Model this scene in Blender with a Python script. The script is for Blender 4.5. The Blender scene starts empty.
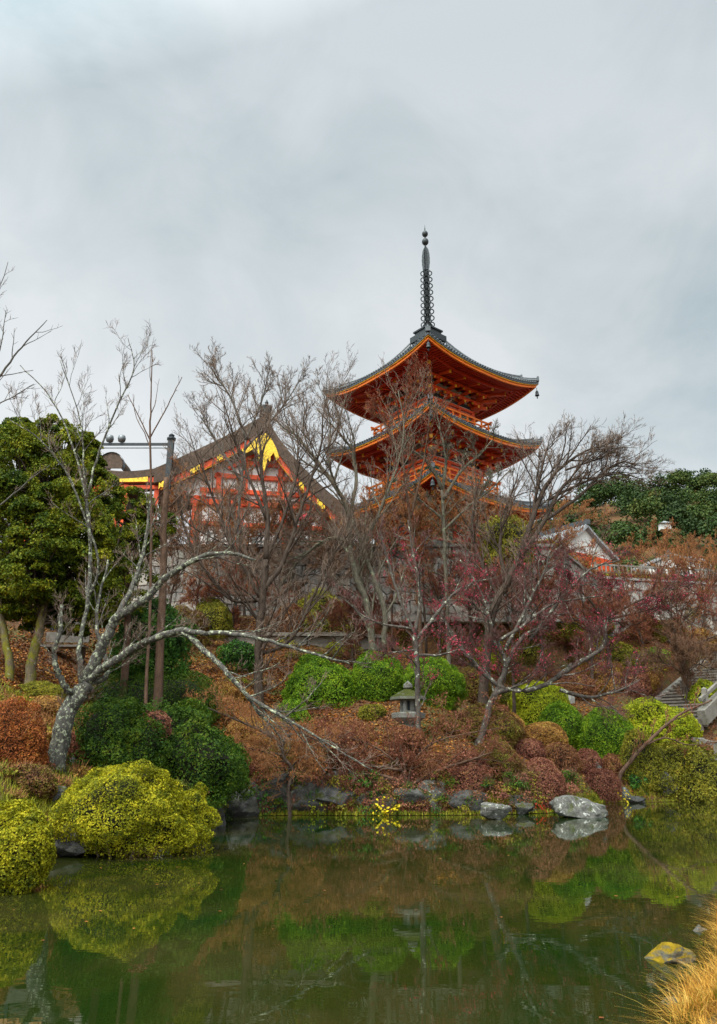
import bpy, math, random
import numpy as np
from mathutils import Vector, Matrix
R = math.radians
SC = bpy.context.scene
COL = SC.collection
rng = np.random.default_rng(7)
random.seed(7)

# ------------------------------------------------------------------ camera
H_CAM, PITCH, FPX = 2.0, R(17.5), 770.0
CP, SP = math.cos(PITCH), math.sin(PITCH)
cam_d = bpy.data.cameras.new('camera')
cam = bpy.data.objects.new('camera', cam_d); COL.objects.link(cam)
cam.location = (0, 0, H_CAM); cam.rotation_euler = (R(90) + PITCH, 0, 0)
cam_d.sensor_fit = 'VERTICAL'; cam_d.sensor_height = 24.0
cam_d.lens = 24.0 * FPX / 1024.0
cam_d.clip_start = 0.1; cam_d.clip_end = 6000
SC.camera = cam

def pix(px, py, Y):
    """point at forward distance Y seen at photo position (px,py)"""
    a = (px - 358.5) / FPX; b = (512 - py) / FPX
    y = CP - b * SP; z = SP + b * CP
    s = Y / y
    return np.array([a * s, Y, H_CAM + z * s])
def mpp(Y, z=4.0):
    """metres covered by one photo pixel at distance Y"""
    return (Y * CP + (z - H_CAM) * SP) / FPX

# ------------------------------------------------------------------ objects
def tag(o, label=None, cat=None, group=None, kind=None):
    if label: o['label'] = label
    if cat: o['category'] = cat
    if group: o['group'] = group
    if kind: o['kind'] = kind
    return o
def empty(name, loc=(0, 0, 0), rz=0.0):
    o = bpy.data.objects.new(name, None); COL.objects.link(o)
    o.location = [float(v) for v in loc]; o.rotation_euler = (0, 0, rz); o.empty_display_size = .3
    return o
def link(name, me, mats, parent=None, loc=None, rz=0.0):
    o = bpy.data.objects.new(name, me); COL.objects.link(o)
    for m in (mats if isinstance(mats, (list, tuple)) else [mats]): me.materials.append(m)
    if parent is not None: o.parent = parent
    if loc is not None: o.location = [float(v) for v in loc]
    o.rotation_euler = (0, 0, rz)
    return o

class MB:
    """collects quads / polygons into one mesh"""
    def __init__(s):
        s.V = []; s.n = 0; s.Q = []; s.T = []; s.P = []; s.QM = []; s.TM = []; s.PM = []; s.tint = []; s.smooth = False
    def add(s, v, quads=None, tris=None, polys=None, mat=0, tint=None):
        v = np.asarray(v, float).reshape(-1, 3)
        if quads is not None and len(quads):
            q = np.asarray(quads, np.int64) + s.n; s.Q.append(q); s.QM.append(np.full(len(q), mat, np.int32))
        if tris is not None and len(tris):
            q = np.asarray(tris, np.int64) + s.n; s.T.append(q); s.TM.append(np.full(len(q), mat, np.int32))
        if polys is not None:
            for p in polys: s.P.append([i + s.n for i in p]); s.PM.append(mat)
        s.V.append(v); s.n += len(v)
        t = np.zeros(len(v)) + .5 if tint is None else np.broadcast_to(np.asarray(tint, float), (len(v),))
        s.tint.append(t)
    def box(s, c, size, rz=0.0, mat=0, M=None, tint=None):
        x, y, z = [d / 2 for d in size]
        v = np.array([[-x, -y, -z], [x, -y, -z], [x, y, -z], [-x, y, -z], [-x, -y, z], [x, -y, z], [x, y, z], [-x, y, z]])
        if rz:
            c_, s_ = math.cos(rz), math.sin(rz); v = v @ np.array([[c_, s_, 0], [-s_, c_, 0], [0, 0, 1]])
        v = v + np.array(c, float)
        if M is not None: v = tf(v, M)
        s.add(v, [[0, 3, 2, 1], [4, 5, 6, 7], [0, 1, 5, 4], [1, 2, 6, 5], [2, 3, 7, 6], [3, 0, 4, 7]], mat=mat, tint=tint)
    def beam(s, p, q, w, h, mat=0, up=(0, 0, 1), tint=None):
        """rectangular bar from p to q, w across and h along up"""
        p = np.array(p, float); q = np.array(q, float); t = q - p; t /= np.linalg.norm(t)
        u = np.array(up, float); a = np.cross(t, u); a /= max(np.linalg.norm(a), 1e-9); b = np.cross(a, t)
        v = [e + sa * a * w / 2 + sb * b * h / 2 for e in (p, q) for sa, sb in ((-1, -1), (1, -1), (1, 1), (-1, 1))]
        s.add(v, [[0, 3, 2, 1], [4, 5, 6, 7], [0, 1, 5, 4], [1, 2, 6, 5], [2, 3, 7, 6], [3, 0, 4, 7]], mat=mat, tint=tint)
    def lathe(s, prof, n=16, c=(0, 0, 0), mat=0, rot=0.0, sx=1, sy=1):
        prof = np.array(prof, float); k = len(prof)
        a = np.arange(n) / n * 2 * math.pi + rot
        v = np.stack([prof[:, None, 0] * np.cos(a) * sx, prof[:, None, 0] * np.sin(a) * sy, prof[:, None, 1] + 0 * a], -1).reshape(-1, 3) + np.array(c, float)
        q = [[i * n + j, i * n + (j + 1) % n, (i + 1) * n + (j + 1) % n, (i + 1) * n + j] for i in range(k - 1) for j in range(n)]
        s.add(v, q, polys=[list(range(n))[::-1], [(k - 1) * n + j for j in range(n)]], mat=mat)
    def grid(s, P, mat=0, tint=None):
        P = np.asarray(P, float); a, b = P.shape[:2]
        i = np.arange(a - 1)[:, None] * b + np.arange(b - 1)[None, :]
        q = np.stack([i, i + 1, i + b + 1, i + b], -1).reshape(-1, 4)
        s.add(P.reshape(-1, 3), q, mat=mat, tint=tint)
    def tubes(s, paths, n=4, mat=0, tint=None, cap=False):
        """paths: list of (pts Kx3, radii K)"""
        by = {}
        for i, (p, r) in enumerate(paths): by.setdefault(len(p), []).append((p, r))
        for K, lst in by.items():
            P = np.array([a for a, _ in lst], float); Rr = np.array([b for _, b in lst], float)
            T = np.gradient(P, axis=1); T /= np.maximum(np.linalg.norm(T, axis=2, keepdims=True), 1e-9)
            ref = np.where(np.abs(T[:, :1, 2:3]) > .8, np.array([[[1., 0, 0]]]), np.array([[[0, 0, 1.]]]))
            A = np.cross(T, np.broadcast_to(ref, T.shape)); A /= np.maximum(np.linalg.norm(A, axis=2, keepdims=True), 1e-9)
            B = np.cross(T, A)
            ang = np.arange(n) / n * 2 * math.pi
            V = P[:, :, None, :] + Rr[:, :, None, None] * (A[:, :, None, :] * np.cos(ang)[:, None] + B[:, :, None, :] * np.sin(ang)[:, None])
            M = len(lst)
            j = np.arange(n); jj = (j + 1) % n
            base = (np.arange(M)[:, None, None] * K * n + np.arange(K - 1)[None, :, None] * n)
            q = np.stack([base + j, base + jj, base + n + jj, base + n + j], -1).reshape(-1, 4)
            tt = None
            if tint is not None: tt = np.repeat(rng.random(M), K * n)
            s.add(V.reshape(-1, 3), q[:, ::-1], mat=mat, tint=tt)
            if cap:
                for m in range(M):
                    o = s.n - M * K * n + m * K * n
                    s.P.append([o + (K - 1) * n + k for k in range(n)][::-1]); s.PM.append(mat)
                    s.P.append([o + k for k in range(n)]); s.PM.append(mat)
    def mesh(s, name, smooth=False):
        me = bpy.data.meshes.new(name)
        V = np.concatenate(s.V) if s.V else np.zeros((0, 3))
        Q = np.concatenate(s.Q) if s.Q else np.zeros((0, 4), np.int64)
        T = np.concatenate(s.T) if s.T else np.zeros((0, 3), np.int64)
        loops = np.concatenate([Q.ravel(), T.ravel(), np.array([i for p in s.P for i in p], np.int64)])
        sizes = np.concatenate([np.full(len(Q), 4), np.full(len(T), 3), np.array([len(p) for p in s.P], np.int64)]).astype(np.int64)
        starts = np.concatenate([[0], np.cumsum(sizes)[:-1]]) if len(sizes) else sizes
        mats = np.concatenate(s.QM + s.TM + [np.array(s.PM, np.int32)]) if (s.QM or s.TM or s.PM) else np.zeros(0, np.int32)
        me.vertices.add(len(V)); me.vertices.foreach_set('co', V.astype(np.float32).ravel())
        me.loops.add(len(loops)); me.loops.foreach_set('vertex_index', loops.astype(np.int32))
        me.polygons.add(len(sizes)); me.polygons.foreach_set('loop_start', starts.astype(np.int32))
        me.polygons.foreach_set('loop_total', sizes.astype(np.int32))
        me.polygons.foreach_set('material_index', mats)
        me.polygons.foreach_set('use_smooth', np.full(len(sizes), bool(smooth or s.smooth)))
        at = me.attributes.new('tint', 'FLOAT', 'POINT'); at.data.foreach_set('value', np.concatenate(s.tint).astype(np.float32))
        me.update(calc_edges=True)
        return me
    def build(s, name, mats, parent=None, loc=None, rz=0.0, smooth=False):
        return link(name, s.mesh(name, smooth), mats, parent, loc, rz)
def tf(v, M):
    M = np.array(M); return v @ M[:3, :3].T + M[:3, 3]

# ------------------------------------------------------------------ value noise
_pt = rng.random((64, 64, 64))
def vnoise(p):
    p = np.asarray(p, float); i = np.floor(p).astype(int); f = p - i; f = f * f * (3 - 2 * f)
    out = 0
    for dx in (0, 1):
        for dy in (0, 1):
            for dz in (0, 1):
                w = (f[..., 0] if dx else 1 - f[..., 0]) * (f[..., 1] if dy else 1 - f[..., 1]) * (f[..., 2] if dz else 1 - f[..., 2])
                out = out + w * _pt[(i[..., 0] + dx) % 64, (i[..., 1] + dy) % 64, (i[..., 2] + dz) % 64]
    return out * 2 - 1
def fbm(p, o=3):
    return sum(vnoise(np.asarray(p) * 2 ** k + 17 * k) / 2 ** k for k in range(o))

# ------------------------------------------------------------------ materials
def new_mat(name):
    m = bpy.data.materials.new(name); m.use_nodes = True
    nt = m.node_tree; b = nt.nodes['Principled BSDF']; b.inputs['Specular IOR Level'].default_value = .35
    return m, nt, b
def nd(nt, t, **kw):
    n = nt.nodes.new(t)
    for k, v in kw.items(): setattr(n, k, v)
    return n
def ramp(nt, fac, stops):
    r = nd(nt, 'ShaderNodeValToRGB'); e = r.color_ramp.elements
    while len(e) < len(stops): e.new(.5)
    for i, (p, c) in enumerate(stops):
        e[i].position = p; e[i].color = (*c, 1) if len(c) == 3 else c
    nt.links.new(fac, r.inputs[0]); return r.outputs[0]
def noise(nt, scale, detail=4, rough=.6, vec=None, dist=0.0):
    n = nd(nt, 'ShaderNodeTexNoise'); n.inputs['Scale'].default_value = scale; n.inputs['Detail'].default_value = detail
    n.inputs['Roughness'].default_value = rough; n.inputs['Distortion'].default_value = dist
    if vec is not None: nt.links.new(vec, n.inputs['Vector'])
    return n.outputs['Fac']
def objco(nt, scale=None):
    c = nd(nt, 'ShaderNodeTexCoord').outputs['Object']
    if scale is not None:
        m = nd(nt, 'ShaderNodeMapping'); m.inputs['Scale'].default_value = scale; nt.links.new(c, m.inputs[0]); c = m.outputs[0]
    return c
def bump(nt, b, h, strength=.4, dist=.02):
    n = nd(nt, 'ShaderNodeBump'); n.inputs['Strength'].default_value = strength; n.inputs['Distance'].default_value = dist
    nt.links.new(h, n.inputs['Height']); nt.links.new(n.outputs[0], b.inputs['Normal'])
def mixc(nt, fac, a, b, mode='MIX'):
    m = nd(nt, 'ShaderNodeMix', data_type='RGBA', blend_type=mode)
    for s_, v in ((m.inputs['Factor'], fac), (m.inputs['A'], a), (m.inputs['B'], b)):
        if isinstance(v, (int, float)): s_.default_value = v
        elif isinstance(v, tuple): s_.default_value = (*v, 1)
        else: nt.links.new(v, s_)
    return m.outputs['Result']
def simple(name, col, rough=.6, var=.25, scale=3.0, bumps=0.0, metallic=0.0, spec=.35, dirt=None, bscale=20):
    """noise-varied paint / wood / metal; dirt = (colour, threshold, scale)"""
    m, nt, b = new_mat(name); co = objco(nt)
    lo = tuple(c * (1 - var) for c in col); hi = tuple(min(1, c * (1 + var)) for c in col)
    c = ramp(nt, noise(nt, scale, 6, .65, co), [(.3, lo), (.7, hi)])
    if dirt:
        f = ramp(nt, noise(nt, dirt[2], 6, .7, co), [(dirt[1], (0, 0, 0)), (dirt[1] + .12, (1, 1, 1))]); c = mixc(nt, f, c, dirt[0])
    nt.links.new(c, b.inputs['Base Color']); b.inputs['Roughness'].default_value = rough; b.inputs['Metallic'].default_value = metallic
    b.inputs['Specular IOR Level'].default_value = spec
    if bumps: bump(nt, b, noise(nt, bscale, 5, .7, co), bumps, .03)
    return m
def leafmat(name, cols, rough=.6, trans=.25, spec=.15, clump=1.3, fine_=6.0, tw=.42):
    """leaf colour from a per-leaf tint mixed with patchy noise over the plant"""
    m, nt, b = new_mat(name)
    at = nd(nt, 'ShaderNodeAttribute', attribute_name='tint')
    geo = nd(nt, 'ShaderNodeNewGeometry')
    nz = noise(nt, clump, 3, .6, geo.outputs['Position'])
    a = nd(nt, 'ShaderNodeMath', operation='MULTIPLY'); a.inputs[1].default_value = tw; nt.links.new(at.outputs['Fac'], a.inputs[0])
    nz2 = noise(nt, fine_, 3, .6, geo.outputs['Position']); av = nd(nt, 'ShaderNodeMath', operation='ADD'); nt.links.new(nz, av.inputs[0]); nt.links.new(nz2, av.inputs[1])
    m2 = nd(nt, 'ShaderNodeMath', operation='MULTIPLY_ADD'); m2.inputs[1].default_value = 1.15; m2.inputs[2].default_value = -.87
    nt.links.new(av.outputs[0], m2.inputs[0])
    ad = nd(nt, 'ShaderNodeMath', operation='ADD'); nt.links.new(a.outputs[0], ad.inputs[0]); nt.links.new(m2.outputs[0], ad.inputs[1])
    n = len(cols); c = ramp(nt, ad.outputs[0], [(.08 + .84 * i / (n - 1), k) for i, k in enumerate(cols)])
    nt.links.new(c, b.inputs['Base Color']); b.inputs['Roughness'].default_value = rough; b.inputs['Specular IOR Level'].default_value = spec
    if trans:
        t = nd(nt, 'ShaderNodeBsdfTranslucent'); nt.links.new(c, t.inputs[0])
        mx = nd(nt, 'ShaderNodeMixShader'); mx.inputs[0].default_value = trans
        nt.links.new(b.outputs[0], mx.inputs[1]); nt.links.new(t.outputs[0], mx.inputs[2])
        nt.links.new(mx.outputs[0], nt.nodes['Material Output'].inputs[0])
    return m
def barkmat(name, c1, c2, lichen=None, lth=.56, lscale=7, moss=None):
    m, nt, b = new_mat(name); co = objco(nt)
    c = ramp(nt, noise(nt, 9, 8, .75, objco(nt, (1, 1, .35))), [(.32, c1), (.68, c2)])
    if moss:
        f = ramp(nt, noise(nt, 2.2, 5, .65, co), [(.46, (0, 0, 0)), (.56, (1, 1, 1))]); c = mixc(nt, f, c, moss)
    if lichen:
        f = ramp(nt, noise(nt, lscale, 7, .75, co), [(lth, (0, 0, 0)), (lth + .09, (1, 1, 1))]); c = mixc(nt, f, c, lichen)
    nt.links.new(c, b.inputs['Base Color']); b.inputs['Roughness'].default_value = .9; b.inputs['Specular IOR Level'].default_value = .12
    bump(nt, b, noise(nt, 30, 5, .7, objco(nt, (1, 1, .3))), .6, .03)
    return m
def rockmat(name, c1, c2, moss=(.07, .085, .015), lich=(.42, .43, .38), mth=.5, lth=.6, scale=2.2):
    m, nt, b = new_mat(name); co = nd(nt, 'ShaderNodeNewGeometry').outputs['Position']
    c = ramp(nt, noise(nt, scale * 2, 9, .72, co), [(.3, c1), (.7, c2)])
    f = ramp(nt, noise(nt, scale * 1.7, 7, .7, co), [(lth, (0, 0, 0)), (lth + .06, (1, 1, 1))]); c = mixc(nt, f, c, lich)
    f = ramp(nt, noise(nt, scale * .8, 6, .7, co), [(mth, (0, 0, 0)), (mth + .07, (1, 1, 1))])
    mc = ramp(nt, noise(nt, 14, 6, .7, co), [(.3, tuple(k * .35 for k in moss)), (.65, moss)])
    up = nd(nt, 'ShaderNodeSeparateXYZ'); nt.links.new(nd(nt, 'ShaderNodeNewGeometry').outputs['Normal'], up.inputs[0])
    ur = ramp(nt, up.outputs['Z'], [(.05, (.12, .12, .12)), (.6, (1, 1, 1))]); f = mixc(nt, 1.0, f, ur, 'MULTIPLY')
    c = mixc(nt, f, c, mc)
    tn = nd(nt, 'ShaderNodeAttribute', attribute_name='tint'); c = mixc(nt, 1.0, c, ramp(nt, tn.outputs['Fac'], [(0, (.62, .60, .58)), (.5, (1, 1, 1)), (1, (1.25, 1.22, 1.15))]), 'MULTIPLY')
    nt.links.new(c, b.inputs['Base Color']); b.inputs['Roughness'].default_value = .85; b.inputs['Specular IOR Level'].default_value = .2
    bump(nt, b, noise(nt, scale * 9, 8, .75, co), .8, .06)
    return m

M = {}
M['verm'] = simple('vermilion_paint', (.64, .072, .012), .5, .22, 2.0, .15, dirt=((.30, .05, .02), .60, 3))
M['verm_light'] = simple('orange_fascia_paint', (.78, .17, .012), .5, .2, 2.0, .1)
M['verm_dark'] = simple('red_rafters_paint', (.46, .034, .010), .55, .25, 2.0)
M['gold'] = simple('ochre_paint', (.80, .40, .03), .45, .25, 5, .1)
M['gilt'] = simple('gilt_metal', (.80, .50, .04), .4, .35, 9, .3, metallic=.25, dirt=((.25, .12, .03), .56, 5))
M['plaster'] = simple('white_plaster', (.72, .71, .68), .8, .12, 1.5, .1, dirt=((.45, .43, .4), .62, 2))
M['tile'] = simple('grey_roof_tile', (.070, .078, .086), .42, .45, 6, .3, dirt=((.13, .14, .12), .62, 4))
M['dark'] = simple('blackened_timber', (.025, .03, .035), .6, .4, 5)
M['bronze'] = simple('weathered_bronze', (.030, .036, .040), .5, .4, 6, .3, metallic=.2, dirt=((.07, .10, .085), .60, 5))
M['bark_roof'] = simple('cypress_bark_thatch', (.088, .058, .042), .9, .45, 5, .8, bscale=30, dirt=((.06, .045, .035), .55, 3))
M['stone'] = rockmat('pale_granite', (.24, .235, .22), (.40, .39, .36), mth=.62, lth=.6, scale=2)
M['wallstone'] = rockmat('ashlar_wall_stone', (.17, .155, .14), (.46, .42, .385), mth=.60, lth=.60, scale=1.3)
M['bankstone'] = rockmat('bank_boulder_stone', (.025, .025, .023), (.12, .115, .108), mth=.50, lth=.63, scale=2.1, moss=(.07, .075, .018), lich=(.36, .36, .33))
M['rock_grey'] = rockmat('shore_rock_stone', (.045, .043, .038), (.19, .185, .165), mth=.53, lth=.565, scale=3.4, lich=(.44, .44, .40))
M['rock_moss'] = rockmat('mossy_rock_stone', (.10, .10, .09), (.25, .25, .22), mth=.34, lth=.62, scale=3.0, moss=(.36, .235, .008))
M['step'] = simple('worn_grey_steps', (.18, .155, .13), .75, .35, 4, .5, dirt=((.09, .08, .05), .56, 2))
M['wood_grey'] = simple('weathered_grey_wood', (.13, .115, .10), .8, .35, 6, .4)
M['wood_brown'] = simple('brown_pole_wood', (.17, .085, .055), .75, .35, 6, .4)
M['wood_pale'] = simple('pale_orange_wood', (.55, .30, .14), .7, .3, 6)
M['steel'] = simple('grey_steel', (.16, .17, .18), .45, .25, 5, metallic=.5)
M['red_cloth'] = simple('crimson_cloth', (.62, .02, .05), .6, .15, 8)
M['glass'] = simple('grey_lamp_glass', (.25, .27, .3), .15, .1, 8)
M['lattice'] = simple('green_lattice_paint', (.04, .14, .07), .6, .3, 6)

# ------------------------------------------------------------------ sky and light
SUN_EL, SUN_AZ = R(60), R(212)            # light comes over the camera's left shoulder; azimuth from +Y clockwise
sunv = Vector((math.sin(SUN_AZ) * math.cos(SUN_EL), math.cos(SUN_AZ) * math.cos(SUN_EL), math.sin(SUN_EL)))
w = bpy.data.worlds.new('World'); SC.world = w; w.use_nodes = True
nt = w.node_tree; bg = nt.nodes['Background']
sky = nd(nt, 'ShaderNodeTexSky', sky_type='NISHITA'); sky.sun_disc = False; sky.sun_elevation = SUN_EL; sky.sun_rotation = SUN_AZ
sky.air_density = 1.0; sky.dust_density = 3.0
tc = nd(nt, 'ShaderNodeTexCoord').outputs['Generated']
mp = nd(nt, 'ShaderNodeMapping'); mp.inputs['Scale'].default_value = (1, 1, 1.35); mp.inputs['Location'].default_value = (.35, .2, .1); nt.links.new(tc, mp.inputs[0])
n1 = noise(nt, 1.5, 5, .5, mp.outputs[0], .35)
n2 = noise(nt, 4.2, 6, .62, mp.outputs[0], .7)
mm = nd(nt, 'ShaderNodeMath', operation='MULTIPLY_ADD'); mm.inputs[1].default_value = .30; nt.links.new(n2, mm.inputs[0]); nt.links.new(n1, mm.inputs[2])
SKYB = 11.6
cl = ramp(nt, mm.outputs[0], [(.44, (.32, .40, .43)), (.56, (.41, .475, .505)), (.66, (.52, .565, .585)), (.80, (.64, .665, .68))])
# cloud deck: glow added behind the viewer to light the slope; brighter towards the horizon
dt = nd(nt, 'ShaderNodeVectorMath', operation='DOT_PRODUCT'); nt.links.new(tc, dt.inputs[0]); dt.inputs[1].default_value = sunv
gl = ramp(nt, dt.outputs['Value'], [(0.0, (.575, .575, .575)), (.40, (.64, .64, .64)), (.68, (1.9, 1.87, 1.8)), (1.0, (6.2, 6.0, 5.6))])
sx = nd(nt, 'ShaderNodeSeparateXYZ'); nt.links.new(tc, sx.inputs[0])
hz = ramp(nt, sx.outputs['Z'], [(0.0, (1.14, 1.15, 1.16)), (.35, (1.08, 1.08, 1.08)), (.75, (.76, .80, .82))])
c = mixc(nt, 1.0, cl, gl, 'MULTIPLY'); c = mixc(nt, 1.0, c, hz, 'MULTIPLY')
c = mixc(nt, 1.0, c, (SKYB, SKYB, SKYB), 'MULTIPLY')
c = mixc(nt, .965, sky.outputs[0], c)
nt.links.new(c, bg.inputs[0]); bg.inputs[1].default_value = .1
for n_ in nt.nodes:
    if n_.bl_idname == 'ShaderNodeMix': n_.clamp_result = False
sd = bpy.data.lights.new('sun', 'SUN'); sd.energy = 1.5; sd.angle = R(10); sd.color = (1, .94, .84)
so = bpy.data.objects.new('sun', sd); COL.objects.link(so); so.rotation_euler = sunv.to_track_quat('Z', 'Y').to_euler()
SC.view_settings.view_transform = 'Standard'; SC.view_settings.look = 'None'; SC.view_settings.gamma = 1
SC.view_settings.exposure = 0.86; SC.view_settings.use_curve_mapping = False
SC.cycles.max_bounces = 6; SC.cycles.diffuse_bounces = 2; SC.cycles.glossy_bounces = 3; SC.cycles.transmission_bounces = 3; SC.cycles.transparent_max_bounces = 8
SC.cycles.use_denoising = True
try: SC.cycles.denoiser = 'OPENIMAGEDENOISE'
except Exception: pass

# ------------------------------------------------------------------ terrain
FAR = np.array([(-60, -6), (-20, -4), (-12, 4), (-8.2, 9), (-5.9, 13), (-6.2, 17.0), (-5.5, 19.6), (-4.5, 21.5), (-4.4, 25), (-4.75, 28.2), (-2, 28.8), (0, 28.5), (2.5, 28.7),
                (5, 28.9), (7.6, 30.2), (8.9, 32.4), (10.6, 35.8), (16, 37.2), (24, 37), (40, 33), (60, 24)], float)
NEAR = np.array([(60, 24), (60, 17), (20, 16.5), (9, 14.6), (5.6, 12.3), (4.7, 11.0), (3.75, 9.0), (2.5, 7.0), (1.7, 5.2), (.9, 3.4), (-4, 2.6), (-12, 1.2), (-20, -6), (-60, -9)], float)
POND = np.concatenate([FAR, NEAR])
def polydist(p, L):
    d = np.full(p.shape[:-1], 1e9)
    for a, b in zip(L[:-1], L[1:]):
        ab = b - a; t = np.clip(((p - a) @ ab) / (ab @ ab), 0, 1)
        d = np.minimum(d, np.linalg.norm(p - a - t[..., None] * ab, axis=-1))
    return d
def inside(p):
    x, y = p[..., 0], p[..., 1]; c = np.zeros(x.shape, bool)
    for a, b in zip(POND, np.roll(POND, -1, 0)):
        if a[1] == b[1]: continue
        k = (a[1] > y) != (b[1] > y)
        c ^= k & (x < (b[0] - a[0]) * (y - a[1]) / (b[1] - a[1]) + a[0])
    return c
PT = [-4, -1, -.05, .12, .5, 1.5, 3.5, 7, 12, 16, 19, 24, 200]
PZ = [-1.4, -.8, -.25, .25, .75, 1.55, 2.65, 4.5, 7.4, 9.6, 10.3, 10.9, 11]
EDGE_X = np.array([-90, 12.2, 17, 26, 60, 90], float); EDGE_Y = np.array([46.3, 46.3, 54.5, 56.5, 60, 62], float)
TER = 14.2
ST0 = pix(637, 722, 43.5); ST1 = pix(735, 640, 56.0); STD = (ST1 - ST0)[:2]; STL = float(np.linalg.norm(STD)); STD = STD / STL
def terrain(x, y):
    x = np.asarray(x, float); y = np.asarray(y, float); p = np.stack([x, y], -1)
    dF, dN = polydist(p, FAR), polydist(p, NEAR); ins = inside(p)
    zf = np.interp(np.where(ins, -dF, dF), PT, PZ)
    zn = np.interp(np.where(ins, -dN, dN), [-4, -1, 0, .5, 2, 40], [-1.4, -.7, -.12, .22, .38, .6])
    near = dN < dF
    z = np.where(ins, np.where(near, zn, zf), np.where(near, zn, zf))
    z = z + np.where(ins, 0, .16 * fbm(np.stack([x * .35, y * .35, 0 * x], -1), 3) * np.clip(np.where(near, dN, dF) * .5, 0, 1))
    ey = np.interp(x, EDGE_X, EDGE_Y)
    z = np.where(y > ey + .35, TER, z)
    # cut for the stone stairs
    dx, dy = x - ST0[0], y - ST0[1]; s_ = dx * STD[0] + dy * STD[1]; c_ = dx * STD[1] - dy * STD[0]; zs = ST0[2] + (ST1[2] - ST0[2]) * s_ / STL - .35
    inb = (s_ > -1.0) & (s_ < STL + 1) & (c_ > -.8) & (c_ < 4.1); z = np.where(inb, np.minimum(z, np.maximum(zs, .3)), z)
    return z
def tz(x, y): return float(terrain(np.array([x]), np.array([y]))[0])
def ground_at(px, py, ymin=5.0, ymax=75.0):
    """where the sight line through a photo position meets the ground"""
    P = np.array([pix(px, py, 1.0)]); d = P[0] - np.array([0, 0, H_CAM])
    Y = np.arange(ymin, ymax, .6); k = np.nonzero(H_CAM + d[2] * Y <= np.maximum(terrain(d[0] * Y, Y), 0.0))[0]
    yc = Y[k[0]] if len(k) else ymax - .6; Y = np.arange(yc - .6, yc + .62, .04)
    X, Z = d[0] * Y, H_CAM + d[2] * Y
    g = np.maximum(terrain(X, Y), 0.0)
    k = np.nonzero(Z <= g)[0]
    i = k[0] if len(k) else len(Y) - 1
    return np.array([X[i], Y[i], g[i]])
gx = np.concatenate([-np.geomspace(45, 3000, 22)[::-1], np.arange(-44, 60, .45), np.geomspace(61, 3000, 22)])
gy = np.concatenate([-np.geomspace(12, 3000, 18)[::-1], np.arange(-11, 75, .4), np.geomspace(76, 3500, 22)])
GX, GY = np.meshgrid(gx, gy)
mb = MB(); mb.smooth = True; mb.grid(np.stack([GX, GY, terrain(GX, GY)], -1)); 
m, nt, b = new_mat('leafy_soil'); co = nd(nt, 'ShaderNodeNewGeometry').outputs['Position']
c1 = ramp(nt, noise(nt, 6, 8, .8, co), [(.3, (.022, .014, .008)), (.5, (.10, .045, .016)), (.68, (.22, .10, .03))])
c2 = ramp(nt, noise(nt, 8, 8, .75, co), [(.3, (.035, .045, .010)), (.7, (.13, .13, .025))])
f = ramp(nt, noise(nt, .45, 6, .7, co), [(.52, (0, 0, 0)), (.62, (1, 1, 1))])
nt.links.new(mixc(nt, f, c1, c2), b.inputs['Base Color']); b.inputs['Roughness'].default_value = .9
bump(nt, b, noise(nt, 14, 8, .8, co), .9, .08); M['soil'] = m
g = mb.build('ground', M['soil']); tag(g, 'leaf strewn hillside ground sloping down to the pond', 'ground', kind='structure')

# pond water
xs = np.arange(-62, 62.1, 2); ys = np.arange(-14, 42.1, 2); WX, WY = np.meshgrid(xs, ys)
mb = MB(); mb.grid(np.stack([WX, WY, 0 * WX], -1))
m, nt, b = new_mat('murky_pond_water'); geo = nd(nt, 'ShaderNodeNewGeometry').outputs['Position']
ca = ramp(nt, noise(nt, .22, 5, .6, geo, .4), [(.36, (.003, .018, .002)), (.5, (.014, .021, .003)), (.66, (.036, .031, .010))])
nt.links.new(ca, b.inputs['Base Color']); b.inputs['Roughness'].default_value = .012; b.inputs['IOR'].default_value = 1.36
b.inputs['Specular IOR Level'].default_value = .75
mp = nd(nt, 'ShaderNodeMapping'); mp.inputs['Scale'].default_value = (.55, 1.5, 1); nt.links.new(geo, mp.inputs[0])
w1 = noise(nt, 2.2, 3, .55, mp.outputs[0], .6); w2 = noise(nt, .5, 2, .5, geo)
ma = nd(nt, 'ShaderNodeMath', operation='MULTIPLY'); nt.links.new(w1, ma.inputs[0]); nt.links.new(w2, ma.inputs[1])
bump(nt, b, ma.outputs[0], .055, .03); M['water'] = m
o = mb.build('water', m); tag(o, 'still murky green pond water reflecting the hillside', 'pond', kind='structure')
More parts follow.
